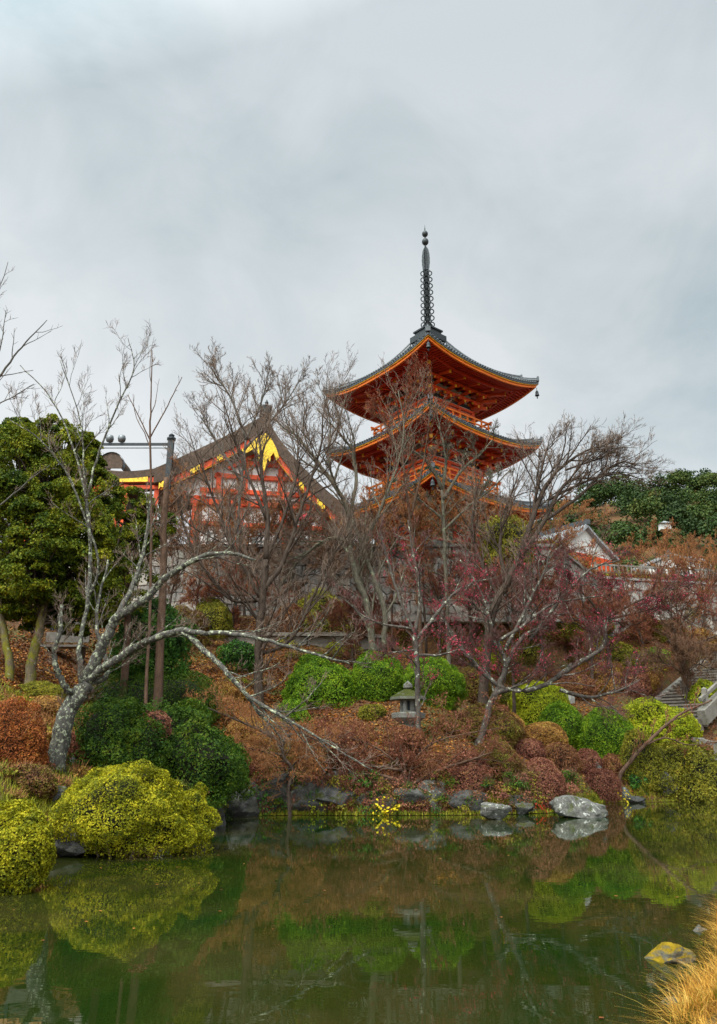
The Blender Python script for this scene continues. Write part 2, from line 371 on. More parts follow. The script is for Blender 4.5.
# ------------------------------------------------------------------ pagoda
PAG = np.array([pix(431, 430, 53.0)[0], 53.0, TER])
face = math.atan2(PAG[0], PAG[1])                 # bearing of the tower from the viewer
pag = empty('pagoda', PAG, -face + R(45))
tag(pag, 'tall vermilion three storey pagoda with dark tiled roofs and a ringed bronze spire', 'pagoda')
SIDES = [Matrix.Rotation(k * math.pi / 2, 4, 'Z') for k in range(4)]
def eave_z(u, lift): return lift * np.abs(u) ** 2.6
def roof(idx, a, b, ze, zt, lift, wt, bodyw):
    """a half width at the eave, wt half width at the top; bodyw where the soffit meets the walls"""
    tile, soff, fas, raf = MB(), MB(), MB(), MB()
    nu, nv = 41, 15
    def surf(x, v, off=0.0):
        w_ = a * (1 - v) + wt * v
        u = np.clip(x / w_, -1, 1)
        z = ze + (zt - ze) * (v * .34 + .66 * v ** 2.3) + eave_z(u, lift) * (1 - v) ** 1.5 + off
        return z, w_
    for S in SIDES:
        u = np.linspace(-1, 1, nu)[None, :]; v = np.linspace(0, 1, nv)[:, None]
        w_ = a * (1 - v) + wt * v; x = u * w_; z, _ = surf(x, v + 0 * u)
        P = np.stack([x, -w_ + 0 * u, z], -1)
        tile.add(tf(P.reshape(-1, 3), S), _gq(nv, nu))
        tile.add(tf(np.stack([P[0], P[0] - [0, 0, .13]]).reshape(-1, 3), S), _gq(2, nu)[:, ::-1])
        # tile rolls down the slope
        paths = []
        xsn = np.arange(-a + .14, a, .255)
        for x0 in xsn:
            vm = min(1.0, (a - abs(x0)) / (a - wt)) if abs(x0) > wt else 1.0
            if vm < .03: continue
            vv = np.linspace(0, vm, 9); zz, ww = surf(x0 + 0 * vv, vv, .035)
            p = np.stack([x0 + 0 * vv, -ww, zz], -1); p[0, 1] -= .06
            paths.append((tf(p, S), np.full(9, .072)))
        tile.tubes(paths, 6, cap=True)
        # fascia layers following the eave curve
        uu = np.linspace(-1, 1, nu)
        def strip(mbx, ins, z1, z2, mat=0, out=.09):
            aa = a - ins; z0 = ze + eave_z(uu, lift)
            q = [np.stack([uu * aa, 0 * uu - aa, z0 + z1], -1), np.stack([uu * aa, 0 * uu - aa, z0 + z2], -1),
                 np.stack([uu * (aa - out), 0 * uu - aa + out, z0 + z2], -1), np.stack([uu * (aa - out), 0 * uu - aa + out, z0 + z1], -1)]
            mbx.add(tf(np.stack(q + [q[0]]).reshape(-1, 3), S), _gq(5, nu), mat=mat)
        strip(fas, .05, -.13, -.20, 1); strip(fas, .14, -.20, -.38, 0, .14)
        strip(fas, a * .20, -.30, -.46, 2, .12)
        # soffit boarding
        sv = np.linspace(0, 1, 8)[:, None]; sw = (a - .2) * (1 - sv) + bodyw * sv
        zz = ze - .27 + (a - sw) * .13 + eave_z(u, lift) * (1 - sv) ** 1.3
        soff.add(tf(np.stack([u * sw, -sw + 0 * u, zz], -1).reshape(-1, 3), S), _gq(8, nu)[:, ::-1])
        # two tiers of rafters, close together
        def sz(x0, y0, off):
            w0 = abs(y0); uu_ = min(1, abs(x0) / w0); t = (a - .2 - w0) / (a - .2 - bodyw)
            return ze - .27 + (a - w0) * .13 + lift * uu_ ** 2.6 * (1 - t) ** 1.3 + off
        for x0 in np.arange(-a + .35, a - .3, .235):
            y1 = a - .2; y2 = max(bodyw, abs(x0) + .03)
            if y1 - y2 < .15: continue
            ym = min(y1, max(y2, a * .80))
            k = 4; yy = np.linspace(y1, ym, k)
            for ya, yb in zip(yy[:-1], yy[1:]):
                if ya - yb > .02: raf.beam(tf(np.array([[x0, -ya, sz(x0, ya, -.07)]]), S)[0], tf(np.array([[x0, -yb, sz(x0, yb, -.07)]]), S)[0], .085, .10)
            if ym - y2 > .1:
                yy = np.linspace(ym, y2, 4)
                for ya, yb in zip(yy[:-1], yy[1:]): raf.beam(tf(np.array([[x0, -ya, sz(x0, ya, -.17)]]), S)[0], tf(np.array([[x0, -yb, sz(x0, yb, -.17)]]), S)[0], .10, .13)
    R_ = tile.build('roof', M['tile'], pag)
    # hip ridges with stepped ends
    for k, S in enumerate(SIDES):
        hip = MB(); vv = np.linspace(.015, .93, 12); w_ = a * (1 - vv) + wt * vv
        z = ze + (zt - ze) * (vv * .34 + .66 * vv ** 2.3) + lift * (1 - vv) ** 1.5
        p = np.stack([w_, -w_, z + .14], -1); hip.tubes([(tf(p, S), np.full(12, .15)), (tf(p + [0, 0, .16], S), np.full(12, .09))], 8, cap=True)
        p2 = p[2:]; hip.tubes([(tf(p2 + [0, 0, .27], S), np.full(10, .10))], 8, cap=True)
        for vi, hh in ((0, .34), (2, .40)):
            e = p[vi]; hip.box((0, 0, 0), (.34, .16, hh), rz=0, M=S @ Matrix.Translation(e + [0.05, -0.05, hh * .35]) @ Matrix.Rotation(R(45), 4, 'Z'))
            hip.lathe([(0.0, 0), (.09, .02), (.05, .1), (.0, .22)], 6, c=tf(np.array([e + [0.06, -.06, hh * .75]]), S)[0])
        hip.build('hip_ridge', M['tile'], R_)
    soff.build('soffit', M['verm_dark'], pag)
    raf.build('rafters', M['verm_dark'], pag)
    fas.build('eave_fascia', [M['verm_light'], M['gold'], M['verm_dark']], pag)
    for S in SIDES:
        e = tf(np.array([[a - .12, -(a - .12), ze + lift - .42]]), S)[0]
        bl = MB(); bl.lathe([(.02, 0), (.07, -.03), (.12, -.14), (.13, -.30), (.17, -.42), (.15, -.42), (.10, -.3), (.0, -.2)], 10, c=e - [0, 0, .22])
        bl.tubes([(np.array([e, e - [0, 0, .22]]), np.array([.02, .02])), (np.array([e - [0, 0, .4], e - [0, 0, .75]]), np.array([.015, .02]))], 5)
        bl.box(e - [0, 0, .80], (.12, .02, .16)); bl.build('wind_bell', M['bronze'], pag)
def _gq(a, b):
    i = np.arange(a - 1)[:, None] * b + np.arange(b - 1)[None, :]
    return np.stack([i, i + 1, i + b + 1, i + b], -1).reshape(-1, 4)
def storey(z0, z1, bw, brackets_top, out):
    """columns, panels, beams between z0 and z1 and the bracket sets that reach out to `out`"""
    wall, col_, panel, beamb, br, be, win, dr = MB(), MB(), MB(), MB(), MB(), MB(), MB(), MB()
    panel.box((0, 0, (z0 + brackets_top) / 2), (bw * 2 - .12, bw * 2 - .12, brackets_top - z0))
    xs4 = [-bw, -bw / 3, bw / 3, bw]
    for S in SIDES:
        for x0 in xs4[:3]:
            c_ = tf(np.array([[x0, -bw, 0]]), S)[0]; col_ = MB(); col_.lathe([(.16, z0), (.16, z1)], 10, c=c_); col_.build('column', M['verm'], pag)
        for zz, h in ((z0 + .12, .22), (z0 + (z1 - z0) * .35, .16), (z1 - .35, .2), (z1 + .02, .18)):
            beamb.box((0, -bw - .04, zz), (bw * 2 + .3, .22, h), M=S)
        # door leaves in the middle bay, lattice windows beside it
        dh = (z1 - z0) * .55; zc = z0 + .24 + dh / 2
        for sx_ in (-1, 1): dr = MB(); dr.box((sx_ * bw / 6.2, -bw + .02, zc), (bw / 3.3, .08, dh), M=S); dr.build('door', M['verm_dark'], pag)
        for sx_ in (-1, 1):
            win = MB(); win.box((sx_ * bw * .667, -bw + .035, zc + dh * .1), (bw * .52, .02, dh * .8), M=S)
            for k in range(9): win.box((sx_ * bw * .667 + (k - 4) * bw * .055, -bw + .0, zc + dh * .1), (.045, .08, dh * .75), M=S)
            win.build('lattice_window', M['lattice'], pag)
        # dark painted frieze and brackets
        zb = z1 + .11; H = brackets_top - zb; st = H / 3.2
        for k in range(3):
            o_ = (k + 1) * out / 3
            be.box((0, -bw - o_, zb + st * (k + 1) + .02), ((bw + o_) * 2, .13, .15), M=S, mat=0)
            be.box((0, -bw + .02 - .045 * k, zb + st * (k + .55)), (bw * 2 - .3, .06, st * .45), M=S, mat=1)
        for x0 in xs4:
            corner = abs(abs(x0) - bw) < 1e-6
            for k in range(3):
                o_ = (k + 1) * out / 3; zz = zb + st * (k + .45)
                br.box((x0, -bw - o_ / 2, zz), (.17, o_ + .34, .20), M=S)
                br.box((x0, -bw - o_ - .175, zz), (.172, .014, .202), M=S, mat=1)
                for yy in (-bw - o_,) + ((-bw - .05,) if k == 0 else ()):
                    br.box((x0, yy, zz + .18), (.95 + .0 * k, .15, .15), M=S)
                    for q in (-.40, 0, .40): br.box((x0 + q, yy, zz + .31), (.22, .22, .12), M=S)
                    for q in (-1, 1): br.box((x0 + q * .482, yy, zz + .18), (.012, .152, .152), M=S, mat=1)
            # tail rafter
            p = np.array([[x0, -bw + .2, zb + st * 2.9], [x0, -bw - out - .55, zb + st * 2.05]]); p = tf(p, S); br.beam(p[0], p[1], .15, .2)
            d = (p[1] - p[0]) / np.linalg.norm(p[1] - p[0]); br.beam(p[1], p[1] + d * .05, .19, .25, mat=1)
        for k in range(3):
            o_ = (k + 1) * out / 3; zz = zb + st * (k + .45)
            p = tf(np.array([[bw, -bw, zz], [bw + o_ + .25, -bw - o_ - .25, zz]]), S); br.beam(p[0], p[1], .2, .22)
            d = (p[1] - p[0]) / np.linalg.norm(p[1] - p[0]); br.beam(p[1], p[1] + d * .05, .23, .25, mat=1)
    panel.build('wall', M['plaster'], pag); beamb.build('tie_beams', M['verm'], pag)
    br.build('bracket_sets', [M['verm'], M['gold']], pag); be.build('purlins', [M['verm'], M['dark']], pag)
def balcony(zf, hw):
    fl, ra = MB(), MB()
    fl.box((0, 0, zf - .09), (hw * 2, hw * 2, .14)); fl.box((0, 0, zf - .34), (hw * 2 - .9, hw * 2 - .9, .34), mat=1)
    for S in SIDES:
        y = -hw + .12
        for zz, h, ex in ((.16, .10, .0), (.50, .09, .10), (.88, .13, .34)):
            ra.box((0, y - .002 * ex, zf + zz), (hw * 2 - .24 + ex * 2, .09, h), M=S)
        for x0 in np.linspace(-hw + .12, hw - .12, 9)[:-1]: ra.box((x0, y, zf + .44), (.10, .10, .86), M=S)
        fl.box((0, -hw + .45, zf - .36), (hw * 2 - .5, .16, .24), M=S, mat=1)
    ob = fl.build('balcony', [M['wood_grey'], M['verm']], pag); ra.build('railing', M['verm_light'], ob)
base = MB(); base.box((0, 0, .12), (9.4, 9.4, 1.0)); base.box((0, 0, .66), (8.9, 8.9, .12)); base.build('stone_base', M['stone'], pag)
storey(.72, 2.7, 2.9, 4.15, 1.35); roof(0, 5.9, 0, 3.98, 5.3, .72, 3.15, 2.95)
balcony(5.62, 3.4); storey(5.7, 7.35, 2.5, 9.15, 1.45); roof(1, 5.66, 0, 8.80, 10.0, .74, 3.0, 2.55)
balcony(10.35, 3.12); storey(10.45, 12.1, 2.2, 14.0, 1.5); roof(2, 5.75, 0, 13.66, 18.45, .76, .62, 2.3)
# spire
sp = empty('spire', (0, 0, 0)); sp.parent = pag; zt = 18.40
q = MB(); q.box((0, 0, zt + .1), (2.0, 2.0, .5)); q.box((0, 0, zt + .5), (1.45, 1.45, .5)); q.box((0, 0, zt + .80), (1.65, 1.65, .12)); q.build('dew_basin', M['bronze'], sp)
q = MB(); q.lathe([(.55, zt + .86), (.50, zt + 1.05), (.35, zt + 1.15), (.2, zt + 1.2), (.30, zt + 1.28), (.40, zt + 1.36), (.2, zt + 1.40)], 18); q.build('bowl_and_lotus', M['bronze'], sp, smooth=True)
zr0, zr1 = 33.75 - TER, 39.0 - TER
q = MB(); q.lathe([(.16, zr0 - .3), (.14, zr1), (.07, 41.4 - TER), (.04, 43.0 - TER)], 10); q.build('shaft', M['bronze'], sp)
for k in range(9):
    zz = zr0 + .30 + k * (zr1 - zr0) / 9; r_ = .50 - .010 * k; g_ = .21
    q = MB(); paths = []
    for j in range(6):
        an = j * math.pi / 3 - R(45); t = np.linspace(0, 2 * math.pi, 13); cr = r_ - g_ * .9
        p = np.stack([(cr + g_ * np.cos(t)) * math.cos(an), (cr + g_ * np.cos(t)) * math.sin(an), zz + g_ * 1.05 * np.sin(t)], -1); paths.append((p, np.full(13, .050)))
    t = np.linspace(0, 2 * math.pi, 25)
    for zo, rr in ((-.25, r_ - .20), (.25, r_ - .20)): paths.append((np.stack([rr * np.cos(t), rr * np.sin(t), zz + zo + 0 * t], -1), np.full(25, .04)))
    q.tubes(paths, 5); q.lathe([(.12, zz - .2), (.20, zz), (.12, zz + .2)], 10); q.build('ring', M['bronze'], sp)
q = MB(); z0_, z1_ = 39.0 - TER, 41.25 - TER
for j in range(4):
    an = j * math.pi / 2 + R(20)
    for r1, r0, th in ((.30, .20, 1),):
        zz = np.linspace(z0_, z1_, 12); ro = .32 * np.sin(np.clip((zz - z0_) / (z1_ - z0_) * .86 + .14, 0, 1) * math.pi) ** .45 + .02 + .02 * (np.arange(12) % 2)
        for s_, t_ in ((.0, .03),):
            P = np.stack([np.stack([.05 * math.cos(an) + 0 * zz, .05 * math.sin(an) + 0 * zz, zz], -1), np.stack([ro * math.cos(an), ro * math.sin(an), zz], -1)])
            nrm = np.array([-math.sin(an), math.cos(an), 0]) * .018
            q.grid(P + nrm); q.grid((P - nrm)[::-1]); q.grid(np.stack([P[1] + nrm, P[1] - nrm]))
q.build('flame_finial', M['bronze'], sp)
for zz, rr in ((41.70, .27), (42.45, .24)):
    q = MB(); t = np.linspace(-math.pi / 2, math.pi / 2, 10); q.lathe(np.stack([np.cos(t) * rr + .005, np.sin(t) * rr * (1.15) + zz - TER], -1), 14); q.build('jewel', M['bronze'], sp, smooth=True)
q = MB(); q.tubes([(np.array([[0, 0, 42.9 - TER], [0, 0, 43.35 - TER]]), np.array([.03, .01]))], 5); q.build('spire_tip', M['bronze'], sp)

# ------------------------------------------------------------------ west gate with bark roof
GY0 = 49.0
gc = pix(262, 520, GY0); gate = empty('temple_gate', (gc[0], GY0, TER), R(10))
tag(gate, 'vermilion temple gate with thick brown bark roof and gilt gable ornaments behind bare trees', 'gate')
mg = mpp(GY0, 20)
def prof_roof(side, n=16):
    """gable outline: x, z from the ridge outwards (local, z above terrace)"""
    t = np.linspace(0, 1, n); w_, dr_, pw = (7.2, 4.7, .92) if side < 0 else (6.2, 7.2, .74)
    x = side * t * w_; z = 10.45 - dr_ * t ** pw + (.15 if side < 0 else .35) * t ** 3.2
    return x, z
bodyd = 9.0
rf = MB()
for side in (-1, 1):
    x, z = prof_roof(side); th = 1.15
    up = np.stack([x, z], -1); lo = np.stack([x, z - th], -1); lo[-1, 1] += .12
    for yA, yB in ((0.0, bodyd),):
        for L, fl in ((up, False), (lo, True)):
            P = np.stack([np.stack([L[:, 0], yA + 0 * x, L[:, 1]], -1), np.stack([L[:, 0], yB + 0 * x, L[:, 1]], -1)])
            rf.grid(P)
        for yv in (yA, yB):
            P = np.stack([np.stack([up[:, 0], yv + 0 * x, up[:, 1]], -1), np.stack([lo[:, 0], yv + 0 * x, lo[:, 1]], -1)]); rf.grid(P)
        P = np.array([[[up[-1, 0], yA, up[-1, 1]], [up[-1, 0], yB, up[-1, 1]]], [[lo[-1, 0], yA, lo[-1, 1]], [lo[-1, 0], yB, lo[-1, 1]]]]); rf.grid(P)
R_ = rf.build('roof', M['bark_roof'], gate)
q = MB(); q.box((0, bodyd / 2, 10.62), (.55, bodyd + .3, .55)); q.box((0, bodyd / 2, 10.95), (.8, bodyd + .4, .12)); q.build('ridge', M['tile'], R_)
q = MB(); q.box((0, -.2, 10.6), (.5, .25, .6)); q.lathe([(.2, 10.9), (.1, 11.05), (.13, 11.15), (0.02, 11.4)], 8, c=(0, -.2, 0)); q.build('ridge_end', M['dark'], R_)
# bargeboards
bb, gil = MB(), MB()
for side in (-1, 1):
    x, z = prof_roof(side)
    k = slice(1, 15)
    for (o1, o2, yy, mt) in ((1.15, 1.62, .12, 0), (1.62, 1.70, .16, 1)):
        P = np.stack([np.stack([x[k], yy + 0 * x[k], z[k] - o1], -1), np.stack([x[k], yy + 0 * x[k], z[k] - o2], -1)])
        Q_ = P + [0, .12, 0]
        bb.grid(P, mat=mt); bb.grid(Q_, mat=mt); bb.grid(np.stack([P[1], Q_[1]]), mat=mt); bb.grid(np.stack([P[0], Q_[0]]), mat=mt)
bb.build('bargeboards', [M['verm'], M['gold']], gate)
def giltplate(pts, y0, name='gilt_ornament', th=.10):
    q = MB(); n = len(pts); a_ = np.array([(p[0], y0, p[1]) for p in pts]); b_ = a_ + [0, th, 0]
    q.add(np.concatenate([a_, b_]), [[i, (i + 1) % n, n + (i + 1) % n, n + i] for i in range(n)], polys=[list(range(n))[::-1], [n + i for i in range(n)]])
    q.build(name, M['gilt'], gate)
# large pendant at the apex with wings following the bargeboards
giltplate([(x_, z_ - .35) for x_, z_ in [(0, 9.3), (.4, 8.95), (.75, 8.3), (1.0, 7.6), (.8, 7.35), (.62, 7.9), (.42, 7.6), (.40, 7.2), (.2, 7.45), (.12, 6.9), (0, 6.5), (-.12, 6.9), (-.2, 7.5), (-.42, 7.2), (-.45, 7.75), (-.8, 8.05), (-1.3, 7.7), (-1.6, 7.95), (-1.1, 8.35), (-.5, 8.95)]], -.02)
for side in (-1, 1):
    for t0, L_ in ((.40, .45), (.60, .7), (.86, .8)):
        x, z = prof_roof(side, 60); i0 = int(t0 * 59); i1 = min(59, i0 + int(L_ / 7 * 59)); n_ = 7
        ii = np.linspace(i0, i1, n_).astype(int); wv = .10 + .14 * np.abs(np.sin(np.arange(n_) * 1.9))
        pts = [(x[i], z[i] - 1.40 + wv[j]) for j, i in enumerate(ii)] + [(x[i], z[i] - 1.40 - wv[j]) for j, i in list(enumerate(ii))[::-1]]
        giltplate(pts, .01)
# gable framing: plaster with orange beams and struts
q = MB(); n_ = 14; t = np.linspace(-1, 1, 29)
xg, zg = [], []
for s_ in (-1, 1):
    x, z = prof_roof(s_, 12); xg.append(x[:10]); zg.append(z[:10] - 1.45)
outl = [(xg[0][i], zg[0][i]) for i in range(9, -1, -1)] + [(xg[1][i], zg[1][i]) for i in range(1, 10)]
outl = [(x, max(z, 4.55)) for x, z in outl]; m_ = len(outl)
q.add([(x, 1.1, z) for x, z in outl] + [(outl[-1][0], 1.1, 4.5), (outl[0][0], 1.1, 4.5)], polys=[list(range(m_ + 2))]); q.build('gable_wall', M['plaster'], gate)
q = MB()
for zz, hw in ((4.9, 4.2), (6.0, 3.3), (7.0, 1.9)): q.box((0, 1.0, zz), (hw * 2, .30, .30))
for x0, za, zb_ in ((-3.0, 4.9, 6.2), (2.6, 4.9, 6.0), (-1.2, 4.9, 7.0), (1.2, 4.9, 7.0), (0, 6, 7.9)): q.box((x0, .98, (za + zb_) / 2), (.34, .26, zb_ - za))
for s_ in (-1, 1):
    q.beam((0, .95, 8.0), (s_ * 2.4, .95, 6.5 if s_ < 0 else 5.9), .22, .36, up=(0, 1, 0))
q.build('gable_beams', M['verm'], gate)
# body: columns, beams, plaster panels, purlin ends, low base
q = MB(); cl_ = MB(); bm_ = MB()
q.box((0, 4.6, 2.75), (8.6, 6.6, 3.7)); q.build('wall', M['plaster'], gate)
for x0 in (-4.4, -1.5, 1.5, 4.4):
    for y0 in (1.2, 4.6, 8.0):
        cl_ = MB(); cl_.lathe([(.27, 0.4), (.27, 4.5)], 12, c=(x0, y0, 0)); cl_.build('column', M['verm'], gate)
for y0 in (1.1, 8.1):
    for zz, h in ((.9, .25), (2.6, .25), (4.1, .34)): bm_.box((0, y0, zz), (9.6, .34, h))
for x0 in (-4.35, 4.35):
    for zz, h in ((.9, .25), (2.6, .25), (4.1, .34)): bm_.box((x0, 4.6, zz + .003), (.30, 7.2, h))
for x0 in np.linspace(-5.2, 5.2, 9):
    bm_.box((x0, 1.15, 4.45), (.28, 1.5, .22))
bm_.build('tie_beams', M['verm'], gate)
q = MB(); q.box((0, 4.6, .2), (10.6, 9, .4)); q.build('stone_base', M['stone'], gate)
# lower porch roof running off to the left under the big gable
q = MB(); px_ = np.linspace(-6.2, -11.2, 12); tt = (px_ + 6.2) / -5
zz = 6.25 - .75 * np.sin(tt * math.pi * .55) + .25 * tt ** 3; th = .5
P = np.stack([np.stack([px_, .3 + 0 * px_, zz], -1), np.stack([px_, 3.0 + 0 * px_, zz + 1.0], -1), np.stack([px_, 6.5 + 0 * px_, zz + 1.1], -1)])
q.grid(P); q.grid(P - [0, 0, th]); q.grid(np.stack([P[0], P[0] - [0, 0, th]])); q.grid(np.stack([P[:, -1], P[:, -1] - [0, 0, th]]))
q.build('porch_roof', M['bark_roof'], gate)
q = MB(); q.beam((-6.3, .5, 5.3), (-11.1, .5, 4.95), .25, .34); q.beam((-6.3, .55, 4.8), (-11.1, .55, 4.5), .2, .25)
for x0 in (-7, -9, -10.9): q.box((x0, .7, 2.4), (.3, .3, 4.9))
q.build('porch_frame', M['verm'], gate)
q = MB(); q.beam((-7.6, .34, 5.22), (-10.9, .34, 4.98), .06, .36); q.build('gilt_band', M['gilt'], gate)

# barrel ridged roof further left with its stage of bark
bc = pix(111, 464, 52.0); br_ = empty('roofed_corridor', (bc[0], 52.0, TER)); tag(br_, 'rounded barrel shaped brown roof end beside the evergreen left of the gate', 'roof')
q = MB(); t = np.linspace(R(-25), R(205), 16); rr = .85; zc = bc[2] - TER
xx, zz = rr * np.cos(t), zc + rr * np.sin(t)
q.grid(np.stack([np.stack([xx, 0 * t, zz], -1), np.stack([xx, 0 * t + 2.2, zz], -1)]))
q.add(np.stack([xx, 0 * t, zz], -1), polys=[list(range(16))]); q.build('barrel_roof', M['bark_roof'], br_)
q = MB(); t2 = np.linspace(R(-25), R(205), 16)
q.grid(np.stack([np.stack([0.91 * np.cos(t2), 0 * t2 - .1, zc + 0.91 * np.sin(t2)], -1), np.stack([0.91 * np.cos(t2), 0 * t2 + .35, zc + 0.91 * np.sin(t2)], -1)])); q.build('roof_rim', M['tile'], br_)
q = MB(); q.box((-3, 3.5, zc - 1.25), (9, 6, .5)); q.build('lower_roof', M['bark_roof'], br_)
q = MB(); q.box((-3, 3.5, (zc - 1.5) / 2), (7, 4.5, zc - 1.5)); q.build('wall', M['plaster'], br_)
for x0 in (-6, -3.5, -1, .3): 
    q = MB(); q.box((x0, 1.15, (zc - 1.3) / 2), (.3, .3, zc - 1.3)); q.build('column', M['verm'], br_)
# floodlight gantry on two posts
fp = pix(169, 470, 47.5); fl = empty('floodlight_gantry', (fp[0], 47.5, TER)); tag(fl, 'dark steel bar between posts carrying two round floodlights above the evergreen', 'floodlight rack')
ztop = pix(169, 444, 47.5)[2] - TER; mq = mpp(47.5, 21)
q = MB(); q.box((0, 0, (ztop + .4) / 2), (.36, .36, ztop + .4)); q.lathe([(.30, ztop + .3), (.30, ztop + .42), (.16, ztop + .5), (.2, ztop + .62), (.05, ztop + .75)], 10); q.build('post', M['dark'], fl)
q = MB(); q.box((-5.6, 0, ztop / 2), (.3, .3, ztop)); q.build('post', M['dark'], fl)
q = MB(); q.box((-2.8, 0, ztop - .02), (5.9, .12, .16)); q.build('top_rail', M['dark'], fl)
q = MB(); q.box((-2.8, 0, ztop - .28), (5.7, .07, .07)); q.build('lower_rail', M['steel'], fl)
for dx in (-62 * mq, -50 * mq):
    q = MB(); q.lathe([(.05, -.28), (.22, -.2), (.27, 0), (.22, .2), (.05, .28)], 12, c=(dx, 0, ztop + .38)); q.tubes([(np.array([[dx, 0, ztop], [dx, 0, ztop + .2]]), np.array([.04, .04]))], 6)
    f_ = q.build('floodlight', M['steel'], fl, smooth=True)

# ------------------------------------------------------------------ white gabled hall on the right
def hall(px, py_ridge, Y, wid, length, hwall, rise, rz, label, cat='hall', red=True, small=False):
    p = pix(px, py_ridge, Y); base_z = TER if not small else 0
    h = empty('white_hall', (p[0], p[1], base_z), rz); tag(h, label, cat)
    zr = p[2] - base_z; ze_ = zr - rise
    q = MB(); q.box((0, length / 2, (ze_ - .2) / 2), (wid - 1.2, length - .6, ze_ - .2)); w0 = q.build('wall', M['verm'] if red else M['plaster'], h)
    q = MB(); hw = wid / 2 - .35
    q.add([(-hw, .42, ze_ + .02), (hw, .42, ze_ + .02), (0, .42, zr - .2)], tris=[[0, 1, 2]]); q.box((0, .46, ze_ - .35), (wid - .9, .1, .7)); q.build('gable', M['plaster'], h)
    q = MB()
    for s_ in (-1, 1):
        t = np.linspace(0, 1, 8); x = s_ * t * wid / 2; z = zr - rise * (t ** .85); 
        up = np.stack([np.stack([x, 0 * t, z], -1), np.stack([x, 0 * t + length, z], -1)])
        q.grid(up); q.grid(up - [0, 0, .22]); q.grid(np.stack([up[0], up[0] - [0, 0, .22]])); q.grid(np.stack([up[:, -1], up[:, -1] - [0, 0, .22]]))
        q.tubes([(np.stack([x, 0 * t + y0, z + .04], -1), np.full(8, .07)) for y0 in np.arange(.1, length, .3)], 5)
    q.build('roof', M['tile_pale'], h)
    q = MB(); q.box((0, length / 2, zr + .18), (.36, length + .2, .42)); q.build('ridge', M['tile'], h)
    return h
M['tile_pale'] = simple('pale_sheen_roof_tile', (.26, .27, .28), .3, .3, 5, .2)  # pale base colour paints in the sky's sheen on grey hall tiles
hall(588, 524, 60, 7.8, 9.5, 0, 2.3, R(38), 'white gabled hall with red lower wall on the hillside terrace right of the pagoda')
hall(668, 553, 74, 7.0, 8, 0, 1.2, R(-30), 'low tiled roof just showing over the brown treetops at right', 'roof', red=False)
# tiny white pavilion on the far hill
# ------------------------------------------------------------------ stone walls
def block_wall(pts, z0f, z1f, mat, name, label, cat='wall', bw=(.7, 1.1), bh=.62, group=None, depth=.5, cope=True):
    """coursed stone wall along pts; the front face is to the right of the direction of travel"""
    q = MB(); pts = [np.array(p, float) for p in pts]
    for a_, b_ in zip(pts[:-1], pts[1:]):
        L = np.linalg.norm(b_ - a_); d = (b_ - a_) / L; n = np.array([d[1], -d[0]]); ang = math.atan2(d[1], d[0])
        zt_ = z1f; zb = z0f
        mid = (a_ + b_) / 2 - n * depth * .5
        q.box((mid[0], mid[1], (zb + zt_) / 2 - .05), (L, depth * .8, zt_ - zb - .1), rz=ang)
        W_, H_ = sum(bw) / 2, bh; nx, nz = int(L / W_) + 3, max(1, int(round((zt_ - zb) / H_))); H_ = (zt_ - zb) / nz
        # polygonal masonry: a brick lattice whose shared corners are shifted
        jx = rng.uniform(-.30, .30, (nz + 1, 2 * nx + 6)) * W_ * .5; jz = rng.uniform(-.36, .36, (nz + 1, 2 * nx + 6)) * H_; jz[0] = 0; jz[-1] = 0
        for r_ in range(nz):
            for c_ in range(nx):
                k0 = 2 * c_ + (r_ % 2)
                ring = [(r_, k0), (r_, k0 + 1), (r_, k0 + 2), (r_ + 1, k0 + 2), (r_ + 1, k0 + 1), (r_ + 1, k0)]
                pu = np.array([[(k_ - 1) * W_ / 2 + jx[a0, k_], zb + a0 * H_ + jz[a0, k_]] for a0, k_ in ring]); pu[:, 0] = np.clip(pu[:, 0], 0, L)
                cu = pu.mean(0)
                if np.ptp(pu[:, 0]) < .12: continue
                pr = random.uniform(.02, .12); rows = []
                for sc__, dp in ((.985, -.12), (.975, pr * .5), (.86, pr + .05)):
                    qv = cu + (pu - cu) * sc__ + rng.normal(0, .008, pu.shape); rows.append(np.array([[a_[0] + d[0] * u + n[0] * dp, a_[1] + d[1] * u + n[1] * dp, v] for u, v in qv]))
                q.add(np.concatenate(rows), [[i, (i + 1) % 6, 6 + (i + 1) % 6, 6 + i] for i in range(6)] + [[6 + i, 6 + (i + 1) % 6, 12 + (i + 1) % 6, 12 + i] for i in range(6)], polys=[[12, 13, 14, 15, 16, 17]], tint=random.random())
        if cope: q.box((mid[0] + n[0] * .1, mid[1] + n[1] * .1, zt_ + .09), (L, depth + .35, .18), rz=ang)
    o = q.build(name, mat); tag(o, label, cat, group); return o
block_wall([(-44, 46.3), (-.5, 46.3)], 9.6, TER + .05, M['wallstone'], 'retaining_wall', 'pale coursed stone retaining wall below the gate terrace')
block_wall([(-.5, 46.25), (12.2, 46.25)], 9.6, TER + .06, M['wallstone'], 'retaining_wall', 'pale stone retaining wall holding up the pagoda terrace behind bare branches')
block_wall([(12.2, 46.3), (17.0, 54.5), (26, 56.5), (60, 60)], 9.6, TER - .1, M['wallstone'], 'retaining_wall', 'pale stone retaining wall under the balustrade beside the white hall')
M['stairstone'] = simple('lichened_brown_grey_stone', (.22, .20, .175), .8, .35, 4, .4, dirt=((.12, .11, .06), .52, 2))
lw0 = ground_at(196, 668); 
block_wall([(-11.0, 40.4), (-.6, 40.8), (1.5, 41.5)], 6.2, 7.95, M['step'], 'low_wall', 'low dark stone wall behind the leafy orange slope left of centre', bw=(1.0, 1.6), bh=.55)

